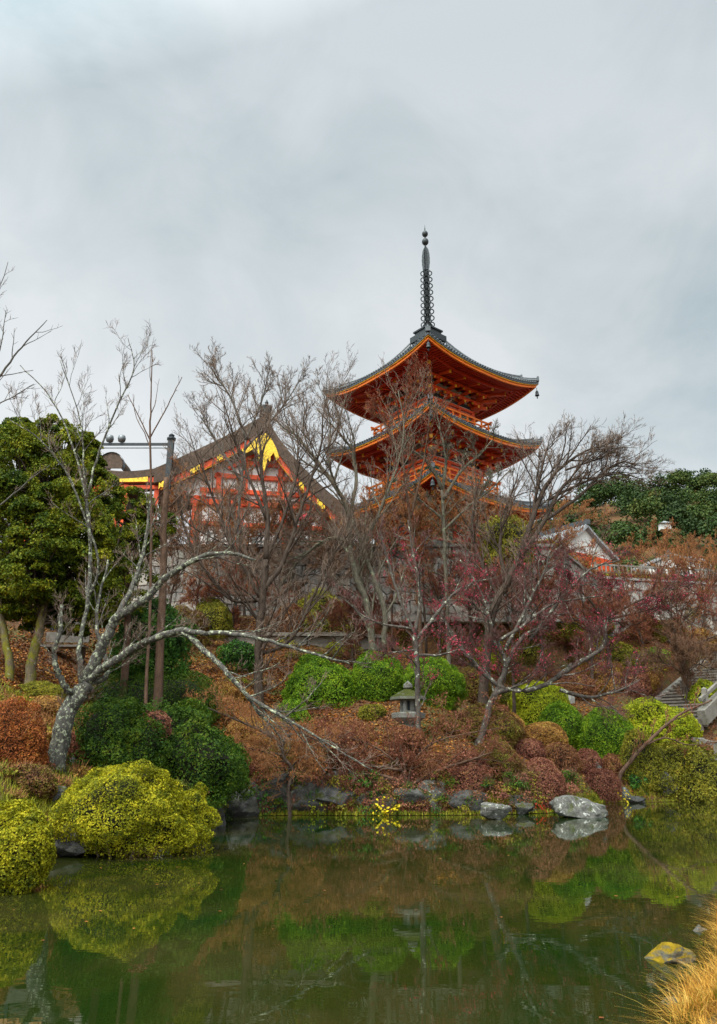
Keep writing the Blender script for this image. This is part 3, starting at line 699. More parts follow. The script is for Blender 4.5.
def railing(p0, p1, n, h, name, label, mat, post=.16, cat='railing', group=None, balus=0, rails=(.95, .45)):
    p0 = np.array(p0, float); p1 = np.array(p1, float); e = empty(name, p0); tag(e, label, cat, group)
    for k in range(n + 1):
        p = (p1 - p0) * k / n; q = MB(); q.box((p[0], p[1], p[2] + h / 2), (post, post, h), rz=math.atan2(p1[1] - p0[1], p1[0] - p0[0]))
        q.box((p[0], p[1], p[2] + h + .03), (post * 1.25, post * 1.25, .06)); q.build('post', mat, e)
    for f_ in rails:
        q = MB(); q.beam((0, 0, h * f_ - .05), (p1 - p0) + [0, 0, h * f_ - .05], post * .7, post * .75); q.build('rail', mat, e)
    if balus:
        q = MB()
        for k in range(balus): p = (p1 - p0) * (k + .5) / balus; q.box((p[0], p[1], p[2] + h * .45), (.09, .09, h * .8))
        q.build('balusters', mat, e)
    return e
railing((-9.5, 46.6, TER + .1), (-.6, 46.6, TER + .1), 6, 1.1, 'terrace_fence', 'terrace fence between the gate and the pagoda', M['stone'], balus=30)
railing((17.3, 54.9, TER + .05), (30, 57.6, TER + .05), 7, 1.15, 'balustrade', 'grey stone balustrade on the wall top right of the white hall', M['stairstone'], balus=38)

# ------------------------------------------------------------------ stairs, side walls, stone bridge
S0 = np.array(pix(637, 722, 43.5)); S1 = np.array(pix(735, 640, 56.0))
S0, S1 = ST0, ST1; sdir = (S1 - S0)[:2]; sl = np.linalg.norm(sdir); sdir /= sl; sn = np.array([sdir[1], -sdir[0]]); sang = math.atan2(sdir[1], sdir[0])
st = empty('stone_stairs', S0); tag(st, 'long flight of worn grey stone steps climbing the slope at the right edge', 'stairs')
q = MB(); N = int((S1[2] - S0[2]) / .21); wd = 3.6
for k in range(N + 1):
    f0 = k / N; c = sdir * sl * f0 + sn * wd * .45
    q.box((c[0], c[1], (S1[2] - S0[2]) * f0 - .25), (sl / N + .03, wd + .04 * (k % 3), .56), rz=sang)
    q.box((c[0] - sdir[0] * .10, c[1] - sdir[1] * .10, (S1[2] - S0[2]) * f0 + .06), (sl / N + .04, wd + .06, .085), rz=sang)
q.build('steps', M['step'], st)
for s_, nm in ((-.08, 'side_wall'), (.98, 'side_wall')):
    q = MB(); o_ = sn * wd * s_; lo_ = -.22 if s_ < 0 else .12
    q.beam((o_[0], o_[1], lo_), (o_[0] + sdir[0] * sl, o_[1] + sdir[1] * sl, S1[2] - S0[2] + lo_), .42, .75); q.build('side_wall', M['stairstone'], st)
for k in range(7):
    f0 = (k + .3) / 7; o_ = sn * wd * .98 + sdir * sl * f0
    q = MB(); q.box((o_[0], o_[1], (S1[2] - S0[2]) * f0 + .82), (.24, .24, .9), rz=sang); q.lathe([(.17, 0), (.17, .08), (.02, .16)], 4, c=(o_[0], o_[1], (S1[2] - S0[2]) * f0 + 1.27), rot=sang + R(45)); q.build('post', M['stairstone'], st)
q = MB(); o_ = sn * wd * .98; q.beam((o_[0], o_[1], 1.02), (o_[0] + sdir[0] * sl, o_[1] + sdir[1] * sl, S1[2] - S0[2] + 1.02), .16, .18); q.build('rail', M['stairstone'], st)
a_ = pix(684, 738, 40.5); b_ = pix(735, 748, 37.8)
railing(a_ - [0, 0, .85], b_ - [0, 0, .85], 3, .95, 'bridge_parapet', 'low pale stone bridge parapet beside the pond at the right edge', M['stairstone'], post=.26, rails=(.97,), cat='parapet')
q = MB(); q.beam(a_ - [0.2, -.6, 1.05], b_ - [0, -.6, 1.05], 1.9, .28); o = q.build('bridge_slab', M['stone']); tag(o, 'flat pale stone slab bridge behind the parapet at the right edge', 'bridge')
a_ = pix(682, 757, 39.3); b_ = pix(730, 763, 37.0)
q = MB(); q.beam(a_, b_, .35, .26); q.beam(a_ - [.1, .2, .5], b_ - [.1, .2, .5], .6, .3); o = q.build('stone_edging', M['stone']); tag(o, 'long pale stone edging beam below the bridge parapet at right', 'edging')

M['lanternstone'] = rockmat('weathered_lantern_stone', (.12, .115, .10), (.30, .29, .26), mth=.52, lth=.62, scale=5)
# ------------------------------------------------------------------ stone lantern
lp = ground_at(409, 742); lan = empty('stone_lantern', (lp[0], lp[1], lp[2] - .12)); tag(lan, 'weathered pale stone lantern with mossy roof beside the brown pole', 'stone lantern')
ml = mpp(lp[1]); k_ = (742 - 686) * ml / 1.9
def L(prof, n, name, mat, rot=0): q = MB(); q.lathe([(r * k_, z * k_) for r, z in prof], n, rot=rot); return q.build(name, mat, lan)
L([(.36, -.2), (.36, .12), (.27, .2)], 6, 'base', M['lanternstone']); L([(.22, .2), (.19, .45), (.22, .62), (.26, .66)], 14, 'shaft', M['lanternstone'])
L([(.26, .66), (.56, .86), (.58, 1.0), (.50, 1.04), (.3, 1.06)], 6, 'platform', M['lanternstone'])
for j in range(6):
    an = j * math.pi / 3; q = MB(); q.box((.23 * k_ * math.cos(an), .23 * k_ * math.sin(an), 1.24 * k_), (.11 * k_, .11 * k_, .38 * k_), rz=an); q.build('light_chamber_post', M['lanternstone'], lan)
L([(.27, 1.06), (.27, 1.10)], 6, 'chamber_floor', M['lanternstone']); L([(.12, 1.10), (.12, 1.40)], 8, 'chamber_core', M['dark'])
L([(.28, 1.42), (.62, 1.46), (.60, 1.55), (.35, 1.70), (.14, 1.80), (.10, 1.82)], 6, 'mossy_roof', M['rock_moss'] if False else rockmat('lantern_roof_stone', (.10, .10, .085), (.22, .22, .19), mth=.38, moss=(.09, .10, .02)))
L([(.10, 1.82), (.16, 1.86), (.16, 1.96), (.05, 2.06), (.0, 2.1)], 10, 'finial', M['lanternstone'])

# ------------------------------------------------------------------ rocks
def ico(sub):
    import bmesh
    b_ = bmesh.new(); bmesh.ops.create_icosphere(b_, subdivisions=sub, radius=1)
    v = np.array([x.co[:] for x in b_.verts]); f = np.array([[x.index for x in g_.verts] for g_ in b_.faces]); b_.free(); return v, f
ICO4, ICO3, ICO2 = ico(5), ico(3), ico(2)
def rock_mesh(seed, sx, sy, sz, rough=.15, cuts=16):
    r_ = np.random.default_rng(seed); v, f = ICO4; v = v.copy()
    for _ in range(cuts):
        n = r_.normal(size=3); n /= np.linalg.norm(n); d = r_.uniform(.50, .84); k = v @ n; v -= np.maximum(k - d, 0)[:, None] * n * .93
    v += v * (rough * fbm(v * 1.9 + seed, 4))[:, None]
    q = MB(); q.add(v * [sx, sy, sz], tris=f); q.smooth = True; return q
def rock(px, base, top, w, label, mat='rock_grey', seed=1, Y=None, name='rock', cat='rock', group=None, deep=.8, sink=.18):
    p = ground_at(px, base) if Y is None else np.array([pix(px, base, Y)[0], Y, 0])
    Y = p[1]; zb = pix(px, base, Y)[2]; zt_ = pix(px, top, Y)[2]; h = (zt_ - zb) * (1 + sink); r_ = w * mpp(Y, zt_) / 2
    q = rock_mesh(seed, r_ * 1.04, r_ * deep, h * .58)
    o = q.build(name, M[mat], loc=(p[0], Y + r_ * deep * .6, zt_ - h * .54), rz=random.uniform(-.4, .4)); tag(o, label, cat, group); return o
rock(583, 818, 795, 56, 'broad pale grey rock lying half in the pond under the small rust bush', seed=3)
rock(495, 820, 803, 40, 'flat grey rock in the water left of the broad pale rock', seed=5)
rock(525, 815, 800, 20, 'small dark stone between the flat rock and broad pale rock', 'bankstone', 8)
rock(70, 766, 751, 10, 'upright little white stone at the foot of the lichen covered cherry tree', 'stone', 11, deep=.7)
rock(100, 762, 754, 11, 'small pinkish round stone peeping over the yellow bush', 'rock_grey', 12)
rock(572, 704, 690, 9, 'short white marker stone among the green domed bushes', 'stone', 14, deep=.6)
rock(600, 782, 762, 14, 'grey stone tucked behind the rust coloured domes', 'rock_grey', 15)
rock(625, 800, 784, 20, 'grey stone left of the glossy leaved plant at the right bank', 'rock_grey', 16)
rock(668, 798, 772, 40, 'tall dark bank stone between the olive bush and rust leaves at right', 'bankstone', 17)
rock(640, 803, 795, 20, 'low dark stone at the waterline below the glossy plant', 'bankstone', 18)
rock(690, 801, 790, 22, 'dark stone at the waterline near the right edge', 'bankstone', 181)
rock(65, 858, 825, 62, 'dark grey boulder at the water under the yellow bush', 'bankstone', 21)
rock(98, 852, 830, 34, 'grey boulder beside the dark one under the yellow bush', 'rock_grey', 22)
rock(165, 838, 812, 26, 'pale wedge of stone at the water below the yellow bush tip', 'rock_grey', 23)
rock(46, 800, 780, 30, 'dark stone between the two yellow bushes on the left bank', 'bankstone', 24)
# foreground right
rock(676, 970, 944, 60, 'yellow moss covered rock at the near right bank', 'rock_moss', 31, Y=8.75, deep=.9)
rock(700, 958, 948, 40, 'bluish grey flat stone behind the yellow mossy rock', 'rock_grey', 32, Y=9.4)
rock(702, 944, 927, 26, 'small blocky grey stone above the mossy rock by the dry grass', 'rock_grey', 33, Y=10.2)
rock(712, 906, 897, 20, 'pale flat stone in the water at the right edge', 'rock_grey', 34, Y=13.0)
rock(672, 1018, 998, 26, 'pale pinkish stone half sunk at the water below the dry grass', 'rock_grey', 36, Y=7.4)
rock(255, 816, 808, 12, 'small round stone at the waterline below the red leaves', 'rock_grey', 37)
# boulders facing the far bank, side by side along the shore
bank = [(232, 818, 770, 42, 'bank boulder at the left end of the shore wall behind the leaning tree'),
        (268, 814, 762, 44, 'dark mossy bank boulder right of the leaning small tree'),
        (300, 814, 764, 50, 'white patched tall boulder above the red leaved seedling'),
        (340, 812, 766, 48, 'pale streaked bank boulder below the left part of the twiggy brown shrub'),
        (378, 812, 778, 40, 'shaded bank boulder behind the bright yellow leaves'),
        (408, 812, 776, 34, 'narrow dark bank boulder below the stone lantern'),
        (437, 812, 772, 48, 'large white faced boulder in the shore wall right of the lantern'),
        (472, 812, 782, 40, 'boulder under the reddish brown dome at the shore'),
        (512, 810, 786, 36, 'low boulder left of the rust coloured dome'),
        (545, 808, 790, 34, 'low boulder hidden below the rust dome')]
for k, (x_, b_, t_, w_, lb) in enumerate(bank):
    rock(x_, b_, t_ + 9, w_ * (1.5 if k != 6 else 1.15), lb, 'bankstone' if k != 6 else 'rock_grey', 40 + k, name='bank_boulder', cat='boulder', group='boulders along the far shore', deep=.6)
lbk = [((-4.6, 22.3), .75, .8, 'shaded bank boulder under the dark green hedge beside the yellow bush'), ((-4.5, 23.8), .8, .9, 'middle boulder under the dark green hedge at the water'),
       ((-4.6, 25.6), .9, 1.0, 'tall grey boulder below the dark hedge near the inlet corner'), ((-4.9, 27.3), .8, 1.1, 'corner boulder where the left bank meets the far shore')]
for k, (xy, r_, h_, lb) in enumerate(lbk):
    o = rock_mesh(60 + k, r_ * 1.25, r_ * .95, h_).build('bank_boulder', M['bankstone'], loc=(xy[0] - .1, xy[1], h_ * .35), rz=k); tag(o, lb, 'boulder', 'boulders along the left bank')

# ------------------------------------------------------------------ leaf clouds
def leaves(mb, P, N, size, mat=0, tint=None, aspect=.55, spread=.7, fold=.12):
    """diamond leaves at P facing roughly N"""
    n = len(P); d = N + spread * rng.normal(size=(n, 3)); d /= np.linalg.norm(d, axis=1, keepdims=True)
    t = np.cross(d, rng.normal(size=(n, 3))); t /= np.maximum(np.linalg.norm(t, axis=1, keepdims=True), 1e-6); b = np.cross(d, t)
    s = (size * rng.uniform(.65, 1.3, n))[:, None] if np.isscalar(size) else size[:, None]
    V = np.stack([P - t * s * .5, P + b * s * aspect * .5 + d * s * fold, P + t * s * .5, P - b * s * aspect * .5 + d * s * fold], 1)
    tt = rng.random(n) if tint is None else tint
    i = np.arange(n)[:, None] * 4
    mb.add(V.reshape(-1, 3), i + np.array([0, 1, 2, 3]), mat=mat, tint=np.repeat(tt, 4))
def dome_pts(n, r3, seed, lump=.14, zmin=-.25, freq=1.6, depth=.10, fine=.0, flare=.55):
    v = rng.normal(size=(n, 3)); v /= np.linalg.norm(v, axis=1, keepdims=True)
    v[:, 2] = np.where(v[:, 2] < zmin, zmin + (1 - zmin) * rng.random(n), v[:, 2]); v /= np.linalg.norm(v, axis=1, keepdims=True)
    lumpv = 1 + lump * fbm(v * freq + seed * 3.1, 3)
    rad = lumpv * (1 - depth * rng.random(n) ** 1.6)
    if fine:
        k = vnoise(v * np.array(r3) * 3.6 + seed) + .7 * vnoise(v * np.array(r3) * 7.5 + seed)
        rad = rad + fine / max(r3) * k
    # fuller than an ellipsoid low down, so the skirt reaches the ground
    out = rad[:, None] * v; low = np.clip(-out[:, 2], 0, 1); out[:, :2] *= (1 + flare * low ** 1.2)[:, None]
    return out * r3, v / np.array(r3) * min(r3)
LM = {
 'yellow': leafmat('yellow_green_leaves', [(.035, .05, .005), (.16, .17, .008), (.36, .33, .012), (.60, .50, .025)], clump=2.4),
 'olive': leafmat('olive_leaves', [(.045, .05, .008), (.13, .13, .015), (.26, .24, .025), (.36, .28, .03)], clump=1.2),
 'bright': leafmat('bright_green_leaves', [(.025, .06, .006), (.08, .17, .010), (.18, .30, .014), (.32, .40, .02)], clump=1.2),
 'lime': leafmat('lime_leaves', [(.10, .14, .010), (.26, .31, .014), (.42, .44, .02), (.5, .46, .03)], clump=1.2),
 'dark': leafmat('dark_green_leaves', [(.010, .024, .004), (.03, .075, .008), (.075, .135, .010), (.14, .17, .016)], clump=1.5),
 'rustorange': leafmat('rust_orange_leaves', [(.06, .02, .010), (.20, .058, .018), (.40, .12, .03), (.45, .22, .05)], clump=1.6, trans=.15),
 'rust': leafmat('rust_leaves', [(.045, .018, .012), (.15, .05, .03), (.27, .10, .055), (.33, .17, .08)], clump=1.3, trans=.15),
 'red': leafmat('dull_red_leaves', [(.06, .022, .015), (.19, .068, .045), (.31, .125, .078), (.26, .16, .06)], clump=1.3, trans=.15),
 'brown': leafmat('brown_twig_leaves', [(.05, .022, .012), (.17, .07, .034), (.32, .14, .06), (.26, .19, .04)], clump=1.0, trans=.15),
 'tan': leafmat('tan_leaves', [(.12, .055, .02), (.30, .15, .045), (.46, .25, .06), (.34, .27, .05)], clump=1.2, trans=.15),
 'mix': leafmat('brown_and_olive_leaves', [(.07, .025, .015), (.17, .08, .03), (.17, .14, .022), (.22, .23, .025)], clump=.8, trans=.15),
 'ever': leafmat('evergreen_leaves', [(.012, .032, .005), (.06, .10, .008), (.18, .20, .012), (.40, .34, .02)], clump=.8),
 'cam': leafmat('camellia_leaves', [(.010, .035, .008), (.03, .10, .015), (.08, .19, .025), (.15, .25, .04)], clump=1.0, rough=.35),
 'forest': leafmat('forest_leaves', [(.018, .036, .008), (.04, .075, .014), (.075, .10, .02), (.13, .125, .03), (.19, .10, .03)], clump=.05, trans=.1, tw=.75),
 'core': simple('shrub_core_shade', (.015, .014, .006), .95, .4, 3),  # near-black colour stands in for the shade between the leaves
}
TW = {
 'twig': barkmat('brown_twig_bark', (.07, .035, .022), (.20, .11, .065)),
 'twigred': barkmat('reddish_twig_bark', (.08, .026, .018), (.26, .095, .05)),
 'twigorange': barkmat('orange_brown_twig_bark', (.16, .065, .028), (.36, .17, .07)),
 'twigpink': barkmat('purplish_brown_twig_bark', (.055, .024, .024), (.17, .075, .065)),
 'greytwig': barkmat('grey_twig_bark', (.07, .045, .034), (.23, .165, .125)),
}
def fibre(mb, n, c, r3, seed, mat, length=.35, rad=.006, zmin=-.1):
    """short upright shoots over a dome"""
    p, nn = dome_pts(n, r3, seed, zmin=zmin); d = nn / np.linalg.norm(nn, axis=1, keepdims=True) + [0, 0, .5] + .45 * rng.normal(size=(n, 3)); d /= np.linalg.norm(d, axis=1, keepdims=True)
    L_ = length * rng.uniform(.5, 1.2, n)
    mb.tubes([(np.stack([p[i] + c - d[i] * L_[i] * .7, p[i] + c + d[i] * L_[i] * .3]), np.array([rad, rad * .5])) for i in range(n)], 3, mat=mat, tint=1)
_seed = [100]
def shrub(px, base, top, w, kind, label, name='azalea_bush', cat='bush', Y=None, ls=None, dens=1.0, group=None, twigs=None, lump=.13, deep=.85, extra=None, zmin=-.85, corek=.80):
    _seed[0] += 1; sd_ = _seed[0]
    p = ground_at(px, base) if Y is None else np.array([pix(px, base, Y)[0], Y, tz(pix(px, base, Y)[0], Y)])
    Y0 = p[1]; r_ = w * mpp(Y0) / 2; Yc = Y0 + r_ * deep * .8
    zt_ = pix(px, top, Yc)[2]; xc = pix(px, (base + top) / 2, Yc)[0]; r_ = w * mpp(Yc, zt_) / 2
    zb = min(pix(px, base, Y0)[2], tz(xc, Yc)) if Y is None else pix(px, base, Y0)[2]
    h = max(zt_ - zb, .25); rz_ = h * .60; zc = zt_ - rz_
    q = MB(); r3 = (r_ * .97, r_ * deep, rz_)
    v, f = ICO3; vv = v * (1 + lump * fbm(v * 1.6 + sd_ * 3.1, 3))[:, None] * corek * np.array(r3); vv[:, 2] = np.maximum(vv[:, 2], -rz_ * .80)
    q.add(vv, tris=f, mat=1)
    ls = ls or max(.045, Y0 * .0021); area = 2 * math.pi * r_ * (r_ * deep + rz_)
    n = int(min(42000, dens * (4.2 if kind == 'yellow' else 3.2) * area / (ls * ls * .5)))
    P, Nn = dome_pts(n, r3, sd_, lump * 1.25, zmin, depth=.16, fine=(.03 if lump <= .10 else .04) if kind in ('rust', 'red', 'brown', 'tan') else .10 if kind == 'yellow' else .075, flare=.05 if lump <= .10 else .5)
    sm = ls if ls else .06
    leaves(q, P, Nn * 1.0 + [0, 0, .25], sm, tint=rng.random(n))
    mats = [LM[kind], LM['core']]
    if twigs:
        mats.append(TW[twigs]); fibre(q, int(area * 90 * dens), np.zeros(3), r3, sd_, 2, length=.14 if lump <= .10 else .28, rad=.0055 + Y0 * .00012)
    # bare stems under the skirt
    stems = [(np.array([[r_ * .25 * math.cos(a0), r_ * .25 * math.sin(a0), -rz_ * 1.1], [r_ * .6 * math.cos(a0), r_ * .6 * math.sin(a0), -rz_ * .2]]), np.array([.03, .015])) for a0 in np.arange(0, 6.28, .9)]
    if 'greytwig' not in mats: mats = mats + [TW['greytwig']]; q.tubes(stems, 4, mat=len(mats) - 1)
    o = q.build(name, mats, loc=(xc, Yc, zc)); tag(o, label, cat, group); return o

# left bank
shrub(14, 893, 803, 78, 'yellow', 'yellow green clipped bush overhanging the water at the left edge', ls=.050, lump=.10, Y=12.6)
shrub(126, 846, 765, 140, 'yellow', 'broad yellow green mounded bush in front of the lichen covered tree', ls=.05, lump=.20, Y=16.8, deep=.6)
shrub(186, 838, 786, 56, 'yellow', 'bright yellow rounded bush tip hanging over the pond below the dark hedge', ls=.05, lump=.22, Y=17.9)
shrub(12, 768, 704, 70, 'rustorange', 'rusty orange domed bush at the left edge', ls=.05, twigs='twigorange')
shrub(47, 722, 697, 42, 'tan', 'tan dry bush just left of the lichen covered tree foot', ls=.06, twigs='twigorange')
shrub(70, 765, 732, 44, 'rust', 'small reddish brown bush in front of the lichen covered tree foot', ls=.05, twigs='twigred')
shrub(30, 800, 765, 50, 'mix', 'low straw and brown shrub between the rusty dome and the yellow bush', ls=.06, twigs='twig')
shrub(40, 700, 683, 60, 'olive', 'low green grass tuft mound at the feet of the mossy trunks', name='low_shrub')
shrub(150, 735, 668, 145, 'dark', 'largest dark green domed hedge behind the lichen covered branches', lump=.10, ls=.07)
shrub(185, 800, 702, 100, 'dark', 'lower dark green hedge mass overhanging the left bank rocks', lump=.28, ls=.075, twigs=None, Y=22.4)
shrub(120, 775, 700, 80, 'dark', 'dark green hedge shoulder beside the lichen covered trunk', lump=.24, ls=.07, Y=20.6)
shrub(222, 790, 735, 54, 'dark', 'small dark green hedge lobe next to the leaning small tree', lump=.25, ls=.075, Y=25.0)
shrub(150, 735, 712, 34, 'red', 'small patch of red leaves within the dark green hedge', lump=.3, ls=.07, dens=.7, Y=21.4, name='red_leaf_shrub', cat='shrub')
# middle
shrub(319, 708, 655, 70, 'bright', 'loose green rounded bush left of the brightest clipped ball', lump=.20, ls=.09)
shrub(377, 702, 651, 56, 'bright', 'bright green clipped ball bush in the middle behind the lantern', lump=.08)
shrub(292, 724, 700, 36, 'bright', 'small low bright green bush below the loose rounded bush', ls=.08)
shrub(432, 704, 660, 62, 'bright', 'green bush directly behind the lantern and brown pole', lump=.15)
shrub(469, 702, 668, 42, 'mix', 'brownish green bush right of the brown pole', twigs='twig')
shrub(371, 720, 704, 28, 'olive', 'tiny tan green dome left of the lantern')
shrub(404, 745, 726, 40, 'brown', 'brown low shrub covering the foot of the stone lantern', twigs='twigred', Y=29.8)
# right of the middle
shrub(538, 728, 680, 58, 'lime', 'yellow green bush above and left of the green clipped domes')
shrub(561, 750, 703, 46, 'bright', 'smaller of the two vivid green clipped domes', lump=.07)
shrub(606, 768, 709, 58, 'bright', 'bigger of the two vivid green clipped domes', lump=.07)
shrub(655, 752, 700, 78, 'lime', 'broad yellow green bush below the stone stairs', lump=.22, ls=.10)
shrub(672, 795, 742, 62, 'olive', 'olive green bush by the water below the stone stairs', lump=.25, ls=.10)
shrub(640, 790, 735, 44, 'olive', 'green shaded bush between the larger clipped dome and the olive bush', lump=.2)
shrub(706, 803, 750, 44, 'olive', 'olive green bush cut by the right edge at the water', lump=.25, ls=.1)
shrub(542, 808, 757, 46, 'red', 'large rust coloured dome left of the broad pale rock', lump=.07, twigs='twigred')
shrub(602, 803, 768, 38, 'red', 'small rust red dome above the broad pale rock', lump=.07, twigs='twigred')
shrub(470, 797, 752, 44, 'red', 'dull red dome at the shore right of the white faced boulder', lump=.10, twigs='twigred')
shrub(497, 782, 740, 50, 'mix', 'brown and olive dome behind the dull red dome', lump=.10, twigs='twig')
shrub(485, 745, 706, 72, 'mix', 'wide brown mound above the brown and olive dome', lump=.09, twigs='twig')
shrub(543, 752, 722, 50, 'tan', 'tan brown dome below the yellow green bush', lump=.08, twigs='twigorange')
shrub(560, 778, 742, 42, 'brown', 'brown dome just behind the large rust dome', lump=.10, twigs='twigred')
shrub(588, 778, 750, 30, 'red', 'small reddish dome between the brown dome and vivid green dome', lump=.10, twigs='twigred')
shrub(527, 790, 765, 34, 'mix', 'low olive brown dome left of the large rust dome', lump=.08)
shrub(636, 790, 768, 26, 'cam', 'small plant with glossy pale green leaves by the right bank', name='glossy_plant', cat='plant', lump=.3, ls=.14, dens=.8)
shrub(525, 690, 668, 44, 'mix', 'brown shrub under the plum branches above the yellow green bush', twigs='twigred')
shrub(505, 705, 690, 40, 'olive', 'mossy green low mound right of the brown pole bushes')
# slope behind
shrub(320, 640, 592, 58, 'olive', 'olive yellow bush below the pale wall left of centre', lump=.25, ls=.12)
shrub(505, 562, 520, 48, 'olive', 'yellow green young tree crown in front of the pagoda terrace', lump=.3, ls=.12, Y=44, name='shrub')
shrub(352, 640, 610, 30, 'rust', 'orange brown bush right of the olive yellow bush')
shrub(460, 655, 622, 50, 'mix', 'brown green shrub under the middle bare trees', twigs='twig', ls=.12)
shrub(520, 660, 630, 50, 'olive', 'olive shrub among plum branches at mid slope', twigs='twig', ls=.12, lump=.25)
shrub(566, 668, 640, 44, 'mix', 'brown green rounded shrub above the two vivid domes', twigs='twigred', ls=.12)
shrub(602, 648, 636, 26, 'lime', 'tiny lime shrub in the brown slope', ls=.11)
shrub(634, 695, 668, 34, 'red', 'dark red brown round shrub left of the stairs', twigs='twigred', ls=.12)
shrub(655, 665, 648, 30, 'bright', 'small green shrub on the brown slope near the stairs', ls=.12)
shrub(677, 640, 628, 22, 'lime', 'small lime bush beside the retaining wall foot at right', ls=.12)
shrub(597, 690, 662, 56, 'tan', 'orange tan shrub mound on the slope above the clipped domes', twigs='twigorange', ls=.12, lump=.2)
shrub(650, 645, 620, 60, 'brown', 'brown shrub mass below the pink flecked plum', twigs='twigred', ls=.13, lump=.25)
shrub(707, 715, 683, 40, 'lime', 'mossy green mound right of the stairs at the edge', ls=.12)
shrub(548, 640, 612, 60, 'olive', 'green shrub behind the plum branches right of centre', ls=.12, lump=.25)
shrub(240, 672, 640, 40, 'cam', 'grey green shrub by the low stone wall', ls=.12, lump=.25)
shrub(150, 672, 600, 74, 'cam', 'glossy green camellia bush behind the grey trunk', name='camellia_bush', ls=.11, lump=.2, Y=31)
for a_ in (
 (441, 640, 612, 34, 'olive', 'small olive shrub behind the middle of the bare tree trunks'), (486, 672, 640, 42, 'lime', 'lime green shrub between the gnarled plum and the lantern bushes'),
 (545, 618, 588, 44, 'olive', 'olive shrub at the foot of the pagoda terrace wall corner'), (590, 628, 600, 40, 'mix', 'brown green shrub under the pink flowering plum'),
 (622, 672, 645, 40, 'olive', 'olive shrub in the middle of the brown right slope'), (575, 700, 672, 44, 'brown', 'brown dome above the smaller vivid green dome'),
 (520, 640, 606, 40, 'tan', 'tan shrub high on the slope below the pagoda wall'), (645, 690, 672, 30, 'tan', 'orange tan dome beside the dark red brown round shrub'),
 (660, 645, 622, 36, 'olive', 'olive shrub along the foot of the right retaining wall'), (700, 650, 628, 36, 'tan', 'tan shrub above the stairs at the right edge'),
 (505, 735, 712, 40, 'tan', 'tan dome right of the wide brown mound'),  (613, 778, 754, 26, 'brown', 'small brown dome right behind the small rust red dome'), (528, 760, 738, 34, 'red', 'dull red dome above the low olive brown dome'), (452, 735, 712, 34, 'mix', 'small brown green dome right of the stone lantern'),
 (350, 745, 722, 50, 'brown', 'brown low bush left of the stone lantern'), (330, 775, 748, 50, 'mix', 'olive brown low bush above the bank boulders left of the lantern'),
 (432, 775, 752, 44, 'brown', 'brown low bush above the white faced boulder'), (258, 745, 716, 60, 'tan', 'golden brown low bush under the long white lichen branch'),
 (285, 765, 742, 40, 'mix', 'olive low bush beside the small leaning tree'), (225, 705, 682, 44, 'tan', 'straw coloured tuft mound at the right shoulder of the dark hedge'),
 (186, 648, 606, 44, 'mix', 'brown green shrub at the foot of the gate terrace wall behind the pole'), (212, 640, 598, 40, 'olive', 'olive shrub against the gate terrace wall left of the tall dark tree'),
 (290, 640, 604, 36, 'brown', 'brown shrub against the gate terrace wall right of the tall dark tree'), (400, 640, 600, 46, 'mix', 'brown green shrub against the wall behind the mossy forked trunk'),
 (470, 622, 590, 44, 'brown', 'brown shrub at the foot of the pagoda terrace wall'), (556, 640, 606, 44, 'rust', 'rusty shrub by the bend of the stone wall'),
 (628, 630, 596, 44, 'brown', 'brown shrub before the right wall under the balustrade'), (682, 622, 590, 40, 'mix', 'brown green shrub before the right wall near the edge')):
    shrub(*a_, lump=.08 if 'dome' in a_[5] else .14, twigs={'brown': 'twigred', 'tan': 'twigorange', 'rust': 'twigred', 'mix': 'twig'}.get(a_[4]))
# undergrowth on the slopes
def scatter_region(n, f):
    out = []
    while len(out) < n:
        px = rng.uniform(*f[0]); py = rng.uniform(*f[1]); p = ground_at(px, py)
        if p[1] < 70 and p[2] > .2: out.append(p)
    return np.array(out)
def undergrowth(name, label, n, area, mats, twig, size, h=.35, per=150, seed=0):
    q = MB(); C = scatter_region(n, area)
    for i, c in enumerate(C):
        r_ = rng.uniform(*size); r3 = (r_, r_ * .9, r_ * rng.uniform(.45, .8))
        P, Nn = dome_pts(per, r3, i + seed, .25, -.1, depth=.35); k = rng.integers(len(mats))
        leaves(q, P + c + [0, 0, r3[2] * .2], Nn + [0, 0, .3], .10 + .0 * r_, mat=int(k), tint=np.clip(rng.normal(rng.random(), .22, per), 0, 1))
        if twig: fibre(q, 60, c + [0, 0, r3[2] * .2], r3, i, len(mats), length=.55, rad=.010)
    o = q.build(name, [LM[m_] for m_ in mats] + ([TW[twig]] if twig else [])); tag(o, label, 'undergrowth', kind='stuff'); return o
undergrowth('undergrowth', 'brown and rust undergrowth of low azaleas covering the right slope', 200, ((490, 717), (596, 690)), ['brown', 'rust', 'tan', 'mix', 'olive', 'tan', 'lime', 'olive'], 'twigred', (.45, 1.0))
undergrowth('undergrowth', 'brown undergrowth on the middle slope under bare trees', 130, ((200, 520), (600, 690)), ['brown', 'tan', 'mix', 'olive', 'lime', 'tan'], 'twig', (.3, .7), seed=40)
undergrowth('undergrowth', 'twiggy low plants and ferns along the far shore stones', 90, ((215, 450), (755, 813)), ['mix', 'brown', 'red', 'dark', 'olive'], 'twigred', (.18, .42), per=110, seed=80)
undergrowth('undergrowth', 'straw and green low plants on the left bank', 60, ((0, 110), (690, 850)), ['tan', 'olive', 'mix', 'rust'], 'twigorange', (.15, .35), per=130, seed=120)

